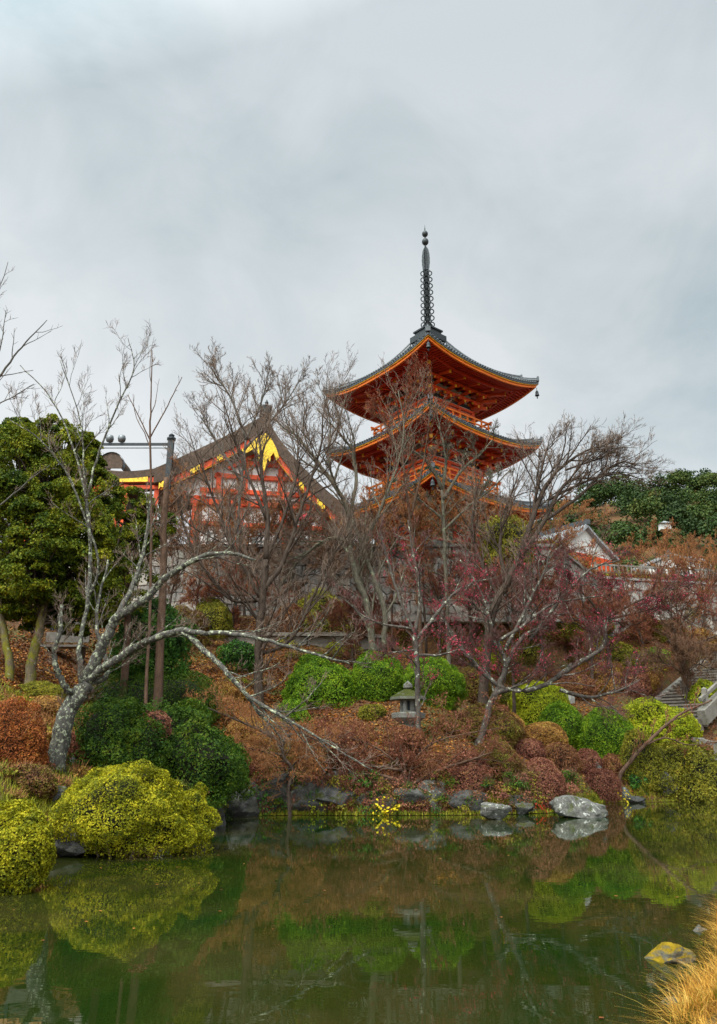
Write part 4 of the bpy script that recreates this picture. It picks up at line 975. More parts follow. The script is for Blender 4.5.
# fallen leaves and grass
def carpet(name, label, n, area, size, mat, cat, up=.02, nrm=(0, 0, 1.5), aspect=.6):
    pts = []; 
    px = rng.uniform(*area[0], 700); py = rng.uniform(*area[1], 700)
    base_ = np.array([ground_at(a_, b_) for a_, b_ in zip(px, py)])
    base_ = base_[base_[:, 2] > .12]
    k = rng.integers(len(base_), size=n); sc_ = base_[k, 1] * .018 + .25
    xy = base_[k, :2] + rng.normal(size=(n, 2)) * sc_[:, None]
    z = terrain(xy[:, 0], xy[:, 1]); ok = z > .12
    P = np.stack([xy[:, 0], xy[:, 1], z + up], -1)[ok]
    q = MB(); leaves(q, P, np.broadcast_to(np.array(nrm, float), P.shape), size, aspect=aspect, spread=.6)
    o = q.build(name, mat); tag(o, label, cat, kind='stuff'); return P
LM['fallen'] = leafmat('fallen_leaves_material', [(.07, .025, .012), (.20, .065, .018), (.36, .14, .03), (.46, .28, .06)], clump=.8, trans=0)
LM['straw'] = leafmat('dry_grass_material', [(.16, .08, .015), (.40, .19, .03), (.66, .36, .06), (.72, .50, .14)], clump=1.5, trans=.3)
LM['grass'] = leafmat('green_grass_material', [(.06, .07, .01), (.15, .17, .015), (.28, .26, .02), (.34, .27, .05)], clump=1.2)
carpet('fallen_leaves', 'orange fallen leaves on the slope left of centre', 42000, ((0, 320), (625, 735)), .11, LM['fallen'], 'leaves')
carpet('fallen_leaves', 'orange brown fallen leaves under the right slope shrubs', 26000, ((300, 717), (640, 800)), .13, LM['fallen'], 'leaves')
def blades(name, label, P, hgt, mat, wid=.012, lean=.5, k=3):
    """curved grass blades as narrow ribbons"""
    n = len(P); az = rng.uniform(0, 6.283, n); L_ = hgt * rng.uniform(.5, 1.15, n); ln = lean * rng.uniform(.3, 1.4, n)
    dx, dy = np.cos(az), np.sin(az); rows = []
    for i in range(k + 1):
        t = i / k; c = P + np.stack([dx * L_ * ln * t ** 1.8, dy * L_ * ln * t ** 1.8, L_ * (t - .35 * np.minimum(ln, 1.2) * t ** 2.5)], -1)
        w_ = wid * (1 - .85 * t); s_ = np.stack([-dy * w_, dx * w_, 0 * w_ * dx], -1); rows += [c - s_, c + s_]
    V = np.stack(rows, 1); m_ = 2 * (k + 1); f = []
    q = MB(); i0 = np.arange(n)[:, None] * m_
    Q_ = np.concatenate([i0 + np.array([2 * i, 2 * i + 1, 2 * i + 3, 2 * i + 2]) for i in range(k)])
    q.add(V.reshape(-1, 3), Q_, tint=np.repeat(rng.random(n), m_)); o = q.build(name, mat); tag(o, label, 'grass', kind='stuff'); return o
# shoreline strip of moss and grass on the far bank
t = rng.random(16000); sp_ = np.array([(-4.7, 28.25), (-2, 28.8), (0, 28.55), (2.5, 28.75), (5, 28.95), (7.6, 30.25), (8.9, 32.45), (10.6, 35.85), (16, 37.25), (20, 37.2)])
sx_ = np.interp(t, np.linspace(0, 1, 10), sp_[:, 0]); sy_ = np.interp(t, np.linspace(0, 1, 10), sp_[:, 1]) + rng.normal(0, .16, len(t)) + .12
blades('grass', 'yellow green mossy grass fringe along the far waterline', np.stack([sx_, sy_, np.maximum(terrain(sx_, sy_), .02)], -1), .15, LM['grass'], wid=.024)
px = rng.uniform(0, 130, 260); py = rng.uniform(690, 850, 260); gb = np.array([ground_at(a_, b_) for a_, b_ in zip(px, py)]); gb = gb[gb[:, 2] > .05]
k = rng.integers(len(gb), size=9000); xy = gb[k, :2] + rng.normal(0, .25, (9000, 2)); blades('grass', 'green and straw grass on the left bank', np.stack([xy[:, 0], xy[:, 1], terrain(xy[:, 0], xy[:, 1])], -1)[terrain(xy[:, 0], xy[:, 1]) > .1], .22, LM['grass'], wid=.014)
# near right dry grass
n = 19000; yy = rng.uniform(5.0, 12.8, n); ex = np.interp(yy, [5.2, 7, 9, 11, 12.3], [1.55, 2.3, 3.6, 4.6, 5.6]); xx = ex + .17 + np.abs(rng.normal(0, .8, n))
clm = vnoise(np.stack([xx * 1.5, yy * 1.5, 0 * xx], -1)) > -.35
P = np.stack([xx, yy, terrain(xx, yy) - .02], -1)[clm]
blades('grass', 'tall dry golden grass on the near right bank', P, .40, LM['straw'], wid=.0036, lean=1.0, k=6)
blades('grass', 'matted short orange straw under the tall dry grass', np.concatenate([P, P]) + rng.normal(0, .08, (2 * len(P), 3)) * [1, 1, 0], .2, LM['straw'], wid=.005, lean=1.3, k=3)
blades('grass', 'short yellow green grass at the foot of the dry grass', P[::3] + [-.12, 0, 0], .16, LM['grass'], wid=.006, lean=.6)

# plants rooted between the bank boulders and hanging over them
q = MB(); kinds = ['dark', 'mix', 'brown', 'olive', 'red', 'rust', 'cam']
for i in range(150):
    t_ = rng.uniform(0, .62) * 9; j = int(t_); u = t_ - j; c0 = sp_[j] * (1 - u) + sp_[j + 1] * u
    zc = rng.uniform(.1, 1.3); c = np.array([c0[0] + rng.normal(0, .15), c0[1] + .02 + zc * .28 + rng.uniform(-.15, .1), zc]); r_ = rng.uniform(.13, .34)
    P_n, Nn = dome_pts(130, (r_ * 1.2, r_, r_ * .8), i, .3, -.9, depth=.5); k = int(rng.integers(len(kinds)))
    leaves(q, P_n + c, Nn + [0, -.4, .3], .085, mat=k, tint=np.clip(rng.normal(rng.random(), .22, len(P_n)), 0, 1))
    if i % 2: fibre(q, 40, c, (r_, r_, r_), i, len(kinds), length=.5, rad=.007)
o = q.build('bank_plants', [LM[k] for k in kinds] + [TW['twig']]); tag(o, 'mixed ferns and creepers growing between and over the far bank boulders', 'undergrowth', kind='stuff')
q = MB()
for i in range(46):
    c0 = np.array([(-4.45, 20.6), (-4.3, 22.5), (-4.25, 25), (-4.6, 28.1)]); t_ = rng.uniform(0, 2.99); j = int(t_); u = t_ - j; c0 = c0[j] * (1 - u) + c0[j + 1] * u
    c = np.array([c0[0] + rng.uniform(-.4, .1), c0[1], rng.uniform(.15, 1.3)]); r_ = rng.uniform(.13, .3)
    P_n, Nn = dome_pts(130, (r_ * 1.2, r_, r_ * .8), i, .3, -.9, depth=.5); k = int(rng.integers(4)); leaves(q, P_n + c, Nn + [.4, -.2, .3], .075, mat=k, tint=np.clip(rng.normal(rng.random(), .22, len(P_n)), 0, 1))
o = q.build('bank_plants', [LM[k] for k in ('dark', 'mix', 'olive', 'cam')]); tag(o, 'ferns between the boulders under the dark hedge on the left bank', 'undergrowth', kind='stuff')

# a few leaves drifting on the water
P_f = np.stack([rng.uniform(-9, 14, 900), rng.uniform(7, 35, 900), np.full(900, .010)], -1); ins_ = inside(P_f[:, :2]); dF_ = polydist(P_f[:, :2], FAR)
keep = ins_ & (rng.random(900) < np.exp(-dF_ * .35) + .05); P_f = P_f[keep]; q = MB(); leaves(q, P_f, np.tile([0, 0, 30.], (len(P_f), 1)), .055, aspect=.7, fold=.02)
o = q.build('floating_leaves', LM['fallen']); tag(o, 'scattered tiny fallen leaves floating on the pond near its banks', 'leaves', kind='stuff')
# ------------------------------------------------------------------ trees
def unit(v): return v / max(np.linalg.norm(v), 1e-9)
def branch(p0, d0, L_, r0, r1, k, wob, up):
    """one wandering branch of k+1 points"""
    P = [np.array(p0, float)]; d = unit(np.array(d0, float)); st_ = L_ / k
    for _ in range(k):
        d = unit(d + wob * rng.normal(size=3) + np.array([0, 0, up])); P.append(P[-1] + d * st_)
    return np.array(P), np.linspace(r0, r1, k + 1)
def grow(out, P, Rr, lvl, prm):
    """spawn side shoots along a parent path"""
    if lvl >= prm['levels']: return
    L_ = np.linalg.norm(np.diff(P, axis=0), axis=1).sum()
    n = prm['n'][lvl] if isinstance(prm['n'], (list, tuple)) else prm['n']
    n = max(1, int(round(n * rng.uniform(.8, 1.2) * min(1.6, max(.5, L_ / prm['ref'] ** (lvl + 0)) if prm.get('ref') else 1))))
    for i in range(n):
        t = prm.get('t0', .2) + (.93 - prm.get('t0', .2)) * (i + rng.random()) / n; f = t * (len(P) - 1); j = min(int(f), len(P) - 2); u = f - j
        p = P[j] * (1 - u) + P[j + 1] * u; r = Rr[j] * (1 - u) + Rr[j + 1] * u; d = unit(P[j + 1] - P[j])
        side = unit(np.cross(d, rng.normal(size=3))); a_ = R(rng.uniform(*prm['ang'])); nd_ = unit(d * math.cos(a_) + side * math.sin(a_) + np.array([0, 0, prm.get('tro', .15)]))
        l = L_ * rng.uniform(*prm['ratio']) * (1.2 - .4 * t); l = min(max(l, prm.get('lmin', .15)), prm.get('lmax', 9)); k = max(2, min(7, int(l / .16)))
        r0 = max(prm['rmin'], min(r * prm.get('rr', .62), .004 + .0085 * l + .004 * l * l)); Pb, Rb = branch(p, nd_, l, r0, max(prm['rmin'] * .55, r0 * .35), k, prm['wob'], prm['up'])
        out[lvl + 1].append((Pb, Rb)); grow(out, Pb, Rb, lvl + 1, prm)
def smooth_path(pts, rad, per=5):
    pts = np.array(pts, float); n = len(pts); e = np.vstack([2 * pts[0] - pts[1], pts, 2 * pts[-1] - pts[-2]]); rr = np.array(rad, float); o, r_ = [], []
    for i in range(n - 1):
        a_, b_, c_, d_ = e[i:i + 4]
        for t in np.linspace(0, 1, per, endpoint=False):
            o.append(.5 * (2 * b_ + (c_ - a_) * t + (2 * a_ - 5 * b_ + 4 * c_ - d_) * t * t + (3 * b_ - a_ - 3 * c_ + d_) * t ** 3)); r_.append(rr[i] * (1 - t) + rr[i + 1] * t)
    o.append(pts[-1]); r_.append(rr[-1]); o = np.array(o); o[1:-1] += rng.normal(0, 1, (len(o) - 2, 3)) * (.006 + .09 * np.array(r_)[1:-1, None]); return o, np.array(r_)
def tree(name, label, base, Y, limbs, bark, twigmat, prm, group=None, cat='tree', blossom=None, lmk=1.0, buds=None):
    """limbs: list of polylines [(px, py, dY), ...] with start/end thickness in photo pixels"""
    m_ = mpp(Y); paths = []
    bx = pix(base[0], base[1], Y)
    T = empty(name, (bx[0], Y, tz(bx[0], Y))); tag(T, label, cat, group); off = np.array([bx[0], Y, tz(bx[0], Y)])
    for pl, w0, w1 in limbs:
        P = [pix(p[0], p[1], Y + (p[2] if len(p) > 2 else 0)) - off for p in pl]
        if pl[0][:2] == tuple(base): P[0][2] = min(P[0][2], 0) - .15
        r_ = np.linspace(w0, w1, len(P)) * m_ / 2 * (.80 if name == 'bare_tree' else 1.0); paths.append(smooth_path(P, r_))
        if pl[0][:2] == tuple(base): paths[-1][1][:3] *= np.array([1.35, 1.15, 1.05])
    out = [[] for _ in range(8)]
    for P, r_ in paths: grow(out, P, r_, 0, prm)
    q = MB(); q.smooth = True; q.tubes(paths, 10 if Y < 40 else 7, cap=True)
    if out[1]: q.tubes(out[1], 6)
    q.build('trunk', bark, T)
    tw = [p for l_ in out[2:] for p in l_]
    if tw:
        q = MB(); q.tubes(tw, 3, tint=1)
        q.build('crown', twigmat, T)
    if blossom:
        mat_, n_, size_, where = blossom; ends = [p for l_ in out[2:] for p, _ in l_]
        if ends:
            E = np.array([p[rng.integers(1, len(p))] for p in (ends[i] for i in rng.integers(len(ends), size=n_ * 3))])
            if where is not None:
                W = E + off; s_ = (W - [0, 0, H_CAM]) @ np.array([0, CP, SP]); ppx = 358.5 + FPX * W[:, 0] / s_; ppy = 512 - FPX * ((W - [0, 0, H_CAM]) @ np.array([0, -SP, CP])) / s_
                nz = vnoise(W * .9) ; E = E[(ppx > where[0]) & (ppx < where[2]) & (ppy > where[1]) & (ppy < where[3]) & (nz > -.1)]
            E = E[:n_] + rng.normal(0, .02, (min(n_, len(E)), 3))
            if len(E):
                q = MB(); leaves(q, E, rng.normal(size=E.shape), size_, aspect=.9); q.build('buds' if size_ < .07 else 'blossom', mat_, T)
    return T
BK = {
 'lichen': barkmat('lichen_cherry_bark', (.022, .019, .017), (.13, .12, .105), lichen=(.42, .45, .31), lth=.525, lscale=10),
 'lichen2': barkmat('lichen_patched_bark', (.035, .028, .024), (.12, .10, .085), lichen=(.50, .52, .40), lth=.555, lscale=4.0),
 'dark': barkmat('dark_wet_bark', (.020, .014, .011), (.10, .072, .055), lichen=(.28, .30, .22), lth=.67, lscale=4),
 'mossy': barkmat('moss_striped_bark', (.06, .05, .035), (.19, .15, .09), moss=(.17, .155, .02), lichen=(.45, .47, .34), lth=.60),
 'greymoss': barkmat('grey_green_bark', (.045, .04, .03), (.19, .165, .12), lichen=(.32, .35, .22), lth=.58, lscale=3),
 'brown': barkmat('brown_bark', (.05, .03, .02), (.16, .095, .065)),
 'grey': barkmat('smooth_grey_bark', (.05, .045, .04), (.15, .135, .115)),
}
PINK = leafmat('plum_bud_petals', [(.22, .015, .03), (.45, .03, .06), (.62, .06, .12), (.70, .20, .25)], trans=.3, clump=1)
RUSTB = leafmat('orange_brown_buds', [(.16, .05, .02), (.30, .10, .03), (.42, .17, .05)], trans=.2, clump=.8)
YEL = leafmat('yellow_leaf', [(.55, .38, .01), (.75, .58, .02), (.8, .7, .05)], trans=.3)
REDL = leafmat('crimson_leaf', [(.25, .02, .015), (.42, .04, .02), (.5, .08, .03)], trans=.3)
fine = dict(levels=4, n=[8, 6, 4, 3], ang=(20, 50), ratio=(.35, .6), wob=.11, up=.05, rmin=.007, tro=.15, rr=.6)
def P_(**k): d = dict(fine); d.update(k); return d

# the lichen covered cherry leaning over the left bank
tree('cherry_tree', 'old leaning cherry with pale lichen covered forking limbs on the left bank', (56, 742), 20.0, [
 ([(56, 742), (64, 722, .05), (74, 702, .1), (88, 684, .2)], 19, 15),
 ([(84, 684, .2), (98, 655, 0), (108, 635, -.1), (116, 618, -.2), (147, 597, -.4), (167, 577, -.5), (201, 557, -.8), (228, 553, -1), (255, 560, -1.2)], 13, 2.5),
 ([(112, 628, -.2), (122, 608, .1), (134, 581, .3), (142, 557, .5), (147, 530, .6), (150, 500, .7)], 7, 2),
 ([(84, 684, .2), (98, 672, 0), (112, 663, -.3), (134, 648, -.6), (154, 638, -1), (184, 630, -1.4)], 10, 6),
 ([(184, 630, -1.4), (200, 633, -1.7), (234, 634, -2.0), (280, 644, -2.4), (326, 657, -2.7), (350, 664, -2.9)], 5.5, 1.3),
 ([(183, 631, -1.4), (203, 649, -1.6), (218, 663, -1.8), (233, 680, -2.0), (250, 697, -2.2), (273, 711, -2.4), (296, 724, -2.5), (330, 745, -2.6), (372, 770, -2.8)], 6, 1.0),
 ([(233, 680, -2.0), (246, 694, -1.8), (258, 712, -1.6), (268, 722, -1.5), (284, 742, -1.5)], 4, 1.2),
 ([(76, 695, .1), (66, 688, -.2), (58, 672, -.4), (54, 655, -.5), (60, 630, -.5), (62, 605, -.4)], 7, 4),
 ([(82, 688, .2), (80, 660, .4), (80, 640, .5), (88, 600, .6), (90, 540, .7), (86, 500, .8), (74, 450, 1), (52, 400, 1.2), (20, 365, 1.4)], 6, .9),
 ([(88, 600, .6), (98, 560, .3), (70, 480, 0), (40, 440, -.2), (10, 420, -.4)], 3, .9),
 ([(86, 500, .8), (100, 450, .9), (118, 405, .9), (134, 368, 1), (128, 338, 1)], 3, .7),
 ([(90, 540, .7), (84, 470, 1), (80, 420, 1.1), (60, 360, 1.3)], 2.6, .8),
 ([(86, 684, .2), (108, 672, .4), (96, 620, .8), (108, 560, 1.2)], 7, 2),
], BK['lichen'], TW['greytwig'], P_(levels=4, n=[10, 5, 3, 2], ratio=(.20, .40), rmin=.005, lmax=1.2, up=.06, t0=.3))
# slender sapling with two long shoots
tree('sapling', 'thin straight leafless sapling rising beside the evergreen towards the sky', (151, 664), 27, [
 ([(151, 664), (151, 560), (150, 440), (151, 405), (152, 350)], 3.4, 1.0), ([(150, 440), (138, 415), (128, 395)], 1.6, .8), ([(150, 438), (168, 405), (182, 377)], 1.6, .8)],
 BK['brown'], TW['twig'], P_(levels=2, n=[5, 2], ratio=(.08, .16), rmin=.007))
tree('cedar_pole_tree', 'straight grey bare trunk standing behind the dark hedge on the left', (161, 682), 29, [
 ([(161, 682), (162, 600), (164, 520), (167, 478)], 9, 6)], BK['brown'], TW['twig'], P_(levels=3, n=[9, 5, 4], ratio=(.12, .2), t0=.45, lmax=2), cat='tree')
# far-left overhanging branches
tree('bare_tree', 'bare twigs of an off frame tree reaching in from the left edge', (-30, 700), 17, [
 ([(-30, 700), (-28, 560), (-26, 450), (-16, 400), (6, 368), (26, 342), (47, 320)], 7, 1.0), ([(-28, 420), (-12, 330), (8, 262)], 2.5, .9),
 ([(-26, 450), (-8, 410), (14, 396), (34, 384)], 2.5, .9), ([(-20, 405), (0, 350), (6, 310)], 2, .8), ([(-28, 520), (0, 505), (30, 480), (50, 465)], 3, 1)], BK['grey'], TW['greytwig'],
 P_(levels=2, n=[6, 3], ratio=(.07, .16), rmin=.006, t0=.45, lmax=.8))
# main bare tree in front of the gate
tree('bare_tree', 'tall dark bare tree with fan of fine twigs in front of the temple gate', (260, 698), 34, [
 ([(260, 698), (258, 660), (262, 610), (266, 560)], 12, 9), ([(266, 560), (268, 520), (262, 480), (260, 445), (254, 420)], 8, 1.5),
 ([(264, 590), (284, 560), (300, 512), (314, 470), (322, 440), (322, 412)], 7, 1.4), ([(262, 600), (240, 560), (222, 520), (206, 478), (200, 450)], 6, 1.4),
 ([(266, 560), (290, 500), (298, 460), (296, 425)], 5, 1.3), ([(260, 600), (232, 600), (205, 570), (185, 530), (176, 490)], 5, 1.4), ([(267, 520), (246, 470), (232, 430), (222, 396)], 5, 1.2),
 ([(260, 655), (290, 640), (312, 600), (330, 560), (352, 530)], 5, 1.5)], BK['dark'], TW['greytwig'], P_(n=[14, 7, 4, 3], ratio=(.26, .52), rmin=.007, lmax=2.7, up=.03))
tree('bare_tree', 'grey bare tree behind the gate peak spreading upward to the sky', (236, 655), 43, [
 ([(236, 655), (236, 580), (240, 500), (246, 440)], 4.5, 3.2), ([(246, 440), (232, 400), (220, 382), (210, 366)], 4, 1), ([(246, 440), (262, 400), (268, 375)], 4, 1.2), ([(240, 480), (215, 440), (200, 415)], 4, 1.2),
 ([(244, 450), (280, 410), (300, 380)], 4, 1.1)], BK['grey'], TW['greytwig'], P_(n=[14, 7, 4, 3], ratio=(.24, .48), rmin=.009, lmax=2.4, up=.03))
# mossy forked trunk in the centre, leaning limbs across the pagoda's left eaves
tree('bare_tree', 'mossy grey forked trunk left of the pagoda with long leaning limbs', (376, 655), 37, [
 ([(376, 655), (368, 610), (356, 575), (350, 545)], 10, 6.5), ([(384, 650), (384, 610), (372, 575), (362, 545), (352, 520)], 7.5, 5),
 ([(350, 545), (346, 505), (322, 468), (300, 440), (285, 425)], 8, 2.2), ([(350, 520), (356, 480), (352, 450), (338, 430), (345, 400)], 6, 1.6), ([(350, 540), (326, 540), (300, 560), (278, 590)], 5, 1.8),
 ([(358, 560), (376, 520), (396, 470), (404, 430), (398, 390)], 5, 1.3), ([(346, 505), (330, 470), (330, 420), (322, 390)], 4, 1.2)], BK['greymoss'], TW['greytwig'], P_(n=[12, 7, 4, 3], ratio=(.26, .55), rmin=.0075, lmax=3.0))
# lichen green little tree in front of the pagoda
tree('bare_tree', 'lichen green bare tree with crooked twigs right in front of the pagoda body', (448, 640), 41, [
 ([(448, 640), (446, 580), (444, 530), (442, 490)], 5.5, 4.5), ([(442, 490), (430, 465), (412, 450), (400, 445)], 5, 1.5), ([(442, 490), (446, 460), (440, 430), (436, 408)], 5, 1.5), ([(443, 500), (462, 470), (480, 455), (492, 440)], 5, 1.5),
 ([(444, 520), (420, 500), (404, 485)], 4, 1.4), ([(444, 530), (470, 505), (490, 490), (510, 470)], 4, 1.3)], BK['greymoss'], BK['greymoss'], P_(n=[10, 7, 5, 2], ratio=(.22, .42), rmin=.010, wob=.22, lmax=1.8))
# reddish twig tree in front of the upper roofs
tree('bare_tree', 'thin reddish twigged tree rising in front of the top pagoda roof', (420, 650), 39, [
 ([(420, 650), (418, 590), (410, 520), (404, 470), (400, 430), (396, 400)], 6, 1.6), ([(410, 520), (424, 460), (430, 410), (432, 375)], 3.5, 1.1), ([(404, 470), (388, 430), (374, 405)], 3, 1.1), ([(400, 430), (412, 395), (418, 372)], 2.5, 1)],
 BK['brown'], TW['twigred'], P_(n=[14, 7, 4, 3], ratio=(.18, .40), rmin=.0075, lmax=2.0))
# big bare tree right of pagoda
tree('bare_tree', 'wide spreading bare tree right of the pagoda with twigs against the sky', (478, 672), 36, [
 ([(478, 672), (490, 625), (506, 585), (520, 560)], 12, 9), ([(520, 560), (545, 520), (560, 490), (578, 478), (602, 482)], 7, 2.5), ([(520, 560), (536, 508), (550, 480), (568, 462), (588, 450), (606, 446)], 8, 1.2),
 ([(512, 575), (530, 524), (538, 485), (544, 460), (548, 446)], 6, 1.2), ([(545, 520), (580, 496), (604, 472), (622, 462), (636, 466)], 5, 1.2), ([(548, 500), (590, 480), (620, 474), (645, 480)], 4, 1.2), ([(506, 585), (500, 545), (508, 505), (518, 475)], 6, 1.4), ([(566, 470), (600, 458), (618, 448)], 3, 1),
 ([(500, 600), (480, 560), (472, 520), (480, 480)], 5, 1.4)], BK['dark'], TW['greytwig'], P_(n=[15, 7, 4, 3], ratio=(.24, .52), rmin=.007, lmax=2.4, up=.03))
plum = P_(n=[11, 7, 5, 3], ratio=(.25, .48), wob=.16, up=.02, rmin=.0065, lmax=2.0, ang=(25, 65))
tree('plum_tree', 'gnarled plum with white lichen limbs and pinkish red buds right of centre', (476, 716), 32, [
 ([(476, 716), (492, 700), (505, 690), (530, 690), (556, 678), (572, 664)], 7, 3.5), ([(492, 700), (505, 670), (503, 655), (492, 640)], 6, 3.5), ([(492, 645), (520, 628), (540, 612), (560, 602), (600, 596)], 4, 1.4),
 ([(505, 668), (520, 640), (535, 630), (552, 628)], 5, 2), ([(556, 678), (575, 665), (592, 655), (604, 645), (604, 620)], 6, 2.5), ([(505, 690), (480, 670), (455, 640), (440, 610)], 5, 1.8), ([(560, 690), (590, 697), (620, 690), (640, 680)], 4, 1.2),
 ([(503, 655), (490, 620), (480, 590), (460, 560)], 4, 1.2), ([(530, 640), (560, 600), (590, 570), (620, 560)], 4, 1.2), ([(505, 650), (530, 600), (545, 570), (550, 550)], 4, 1.2)],
 BK['lichen2'], TW['twigpink'], plum, blossom=(PINK, 2700, .052, (400, 540, 680, 700)))
tree('plum_tree', 'upright dark plum with red buds tied to the brown support pole', (418, 742), 30.6, [
 ([(418, 742), (418, 700), (417, 660), (415, 635)], 5, 5), ([(415, 635), (400, 600), (388, 560), (380, 530)], 4, 1.4), ([(416, 640), (440, 610), (458, 590), (480, 580)], 4, 1.4), ([(415, 635), (420, 590), (412, 550), (408, 520)], 4, 1.2),
 ([(416, 650), (396, 652), (376, 656)], 2.5, 1), ([(417, 655), (440, 655), (462, 650), (480, 668)], 3, 1), ([(415, 630), (370, 620), (345, 600)], 3, 1)],
 BK['lichen2'], TW['twigpink'], P_(n=[8, 5, 4, 2], ratio=(.25, .45), wob=.15, rmin=.008, lmax=1.8), blossom=(PINK, 1500, .055, (370, 540, 500, 680)))
tree('plum_tree', 'pink flowering plum below the white hall', (610, 660), 46, [
 ([(610, 660), (606, 635), (600, 615)], 5, 4), ([(600, 615), (570, 595), (545, 580), (520, 575)], 3, 1), ([(600, 615), (610, 595), (600, 580)], 3, 1), ([(604, 620), (640, 600), (670, 590), (690, 585)], 3, 1), ([(602, 615), (580, 590), (560, 578)], 3, 1), ([(606, 620), (640, 612), (665, 605)], 3, 1.2)],
 BK['dark'], TW['twigpink'], P_(n=[10, 7, 5, 3], ratio=(.25, .45), rmin=.010, lmax=1.8, up=.0), blossom=(PINK, 2600, .075, None))
# brown twiggy trees on the slopes
brownp = P_(n=[10, 7, 5, 3], ratio=(.25, .42), rmin=.0085, lmax=1.7, wob=.14)
def small_tree(px, base, top, w, Y, label, bark='dark', tw='twigorange', buds=0, dens=1.0, name='bare_tree', prm=None):
    h = base - top; L_ = []
    L_.append(([(px, base), (px + rng.uniform(-4, 4), base - h * .25), (px + rng.uniform(-5, 5), base - h * .42)], max(2.6, w * .038), max(1.8, w * .026)))
    s = L_[0][0][-1]; n = 6
    for i in range(n):
        u = (i / (n - 1) - .5) * 2 + rng.uniform(-.12, .12); yt = top + abs(u) ** 1.6 * h * .38 + rng.uniform(0, h * .08)
        L_.append(([(s[0], s[1]), (s[0] + u * w * .2, s[1] - h * .16, rng.uniform(-.8, .8)), (px + u * w * .38, (s[1] + yt) / 2 - h * .02, rng.uniform(-1.3, 1.3)), (px + u * w * .5, yt, rng.uniform(-1.8, 1.8))], max(1.3, w * .015), .6))
    return tree(name, label, (px, base), Y, L_, BK[bark], TW[tw], prm or brownp, blossom=(RUSTB, int(buds), .08, None) if buds else None)
small_tree(200, 640, 462, 110, 44.5, 'brown twiggy tree before the left columns of the gate', buds=3200)
small_tree(245, 620, 470, 100, 45.4, 'rust brown twiggy tree before the middle of the gate wall', buds=2600)
small_tree(290, 610, 478, 80, 45.0, 'brown twiggy tree before the right corner of the gate', tw='twig', buds=1500)
small_tree(425, 600, 470, 80, 45.6, 'rusty fine twigged tree close to the near corner of the pagoda', buds=3000)
small_tree(360, 612, 498, 80, 45.5, 'grey brown twig tree just left of the pagoda terrace', tw='twig', buds=800)
small_tree(330, 600, 500, 90, 45.2, 'low brown twiggy tree between gate and pagoda terrace', tw='twig')
small_tree(392, 600, 482, 90, 44.8, 'orange brown twiggy tree under the left eave of the lowest pagoda roof', buds=2200)
small_tree(470, 610, 470, 100, 45.0, 'orange brown twiggy tree in front of the pagoda base', buds=2600)
small_tree(540, 610, 505, 110, 46, 'rust brown tree beside the pagoda terrace corner', buds=2200)
small_tree(560, 560, 486, 80, 72, 'orange brown tree behind the white hall roof', buds=2200)
small_tree(662, 610, 522, 90, 64, 'orange brown tree to the right of the white hall', buds=2600)
small_tree(702, 640, 528, 110, 56, 'tall orange brown tree above the stairs at the right edge', buds=2600)
small_tree(684, 668, 566, 90, 50, 'brown tree standing over the balustrade at the right', tw='twigred')
small_tree(690, 640, 545, 80, 66, 'far orange brown tree under the wooded hill', buds=1800)
small_tree(683, 700, 640, 74, 44, 'small dark tree beside the stone stairs with low spreading twigs', tw='twig')
small_tree(300, 640, 520, 100, 43.5, 'fine twigged brown tree below the gate wall', tw='twig')
small_tree(170, 640, 500, 100, 42, 'brown tree with fine twigs at the gate left of the tall dark tree', tw='twig', buds=900)
small_tree(440, 640, 545, 90, 42.5, 'reddish low tree at mid slope under the pagoda', tw='twigred', buds=900)
small_tree(640, 668, 566, 120, 51, 'reddish twig tree in front of the right retaining wall', tw='twigred', buds=1800)
small_tree(470, 650, 556, 90, 43, 'purplish twig tree before the pagoda terrace wall', tw='twigpink')
small_tree(232, 655, 560, 90, 41.5, 'reddish brown twig tree before the gate terrace wall', tw='twigred', buds=900)
small_tree(355, 668, 590, 70, 38, 'short reddish twig tree by the mossy forked trunk', tw='twigred')
small_tree(590, 665, 590, 120, 45, 'reddish purple twig tree on the right slope', tw='twigred')
small_tree(510, 650, 560, 110, 40, 'reddish twig tree behind the gnarled plum', tw='twigred')
# leaning little tree over the bank
flat = P_(n=[13, 8, 5, 3], ratio=(.25, .5), rmin=.005, up=.0, lmax=1.2, tro=.0, ang=(25, 70))
tree('small_tree', 'small leaning tree with flat spray of brown twigs at the inlet corner', (291, 812), 28.0, [
 ([(291, 812), (289, 790), (294, 772), (284, 758), (282, 748)], 4, 3), ([(282, 748), (275, 738), (255, 728), (225, 715), (200, 704)], 3.5, 1), ([(282, 748), (288, 736), (305, 735), (325, 745)], 3, 1), ([(284, 755), (265, 752), (240, 745)], 2.5, .9), ([(288, 772), (300, 760), (318, 762)], 2, .9)],
 BK['dark'], TW['twigorange'], flat, blossom=(RUSTB, 1600, .06, None))
droop = P_(n=[11, 7, 4, 3], ratio=(.3, .5), rmin=.0055, up=-.03, lmax=1.5, tro=.05, ang=(25, 70))
tree('twiggy_shrub', 'sprawling leafless reddish shrub in front of the stone lantern', (408, 790), 29.3, [
 ([(408, 790), (402, 770), (380, 750), (350, 738), (322, 735)], 2.5, .9), ([(408, 790), (412, 765), (430, 745), (460, 735), (500, 728)], 2.5, .9), ([(406, 788), (405, 765), (400, 745)], 4, 1.2), ([(406, 785), (380, 775), (355, 772), (335, 780)], 4, 1.1), ([(410, 785), (440, 770), (470, 760), (492, 752)], 4, 1.1), ([(402, 770), (370, 765), (340, 755)], 3, 1)],
 BK['brown'], TW['twigred'], droop, cat='shrub', blossom=(LM['red'], 2200, .06, None))
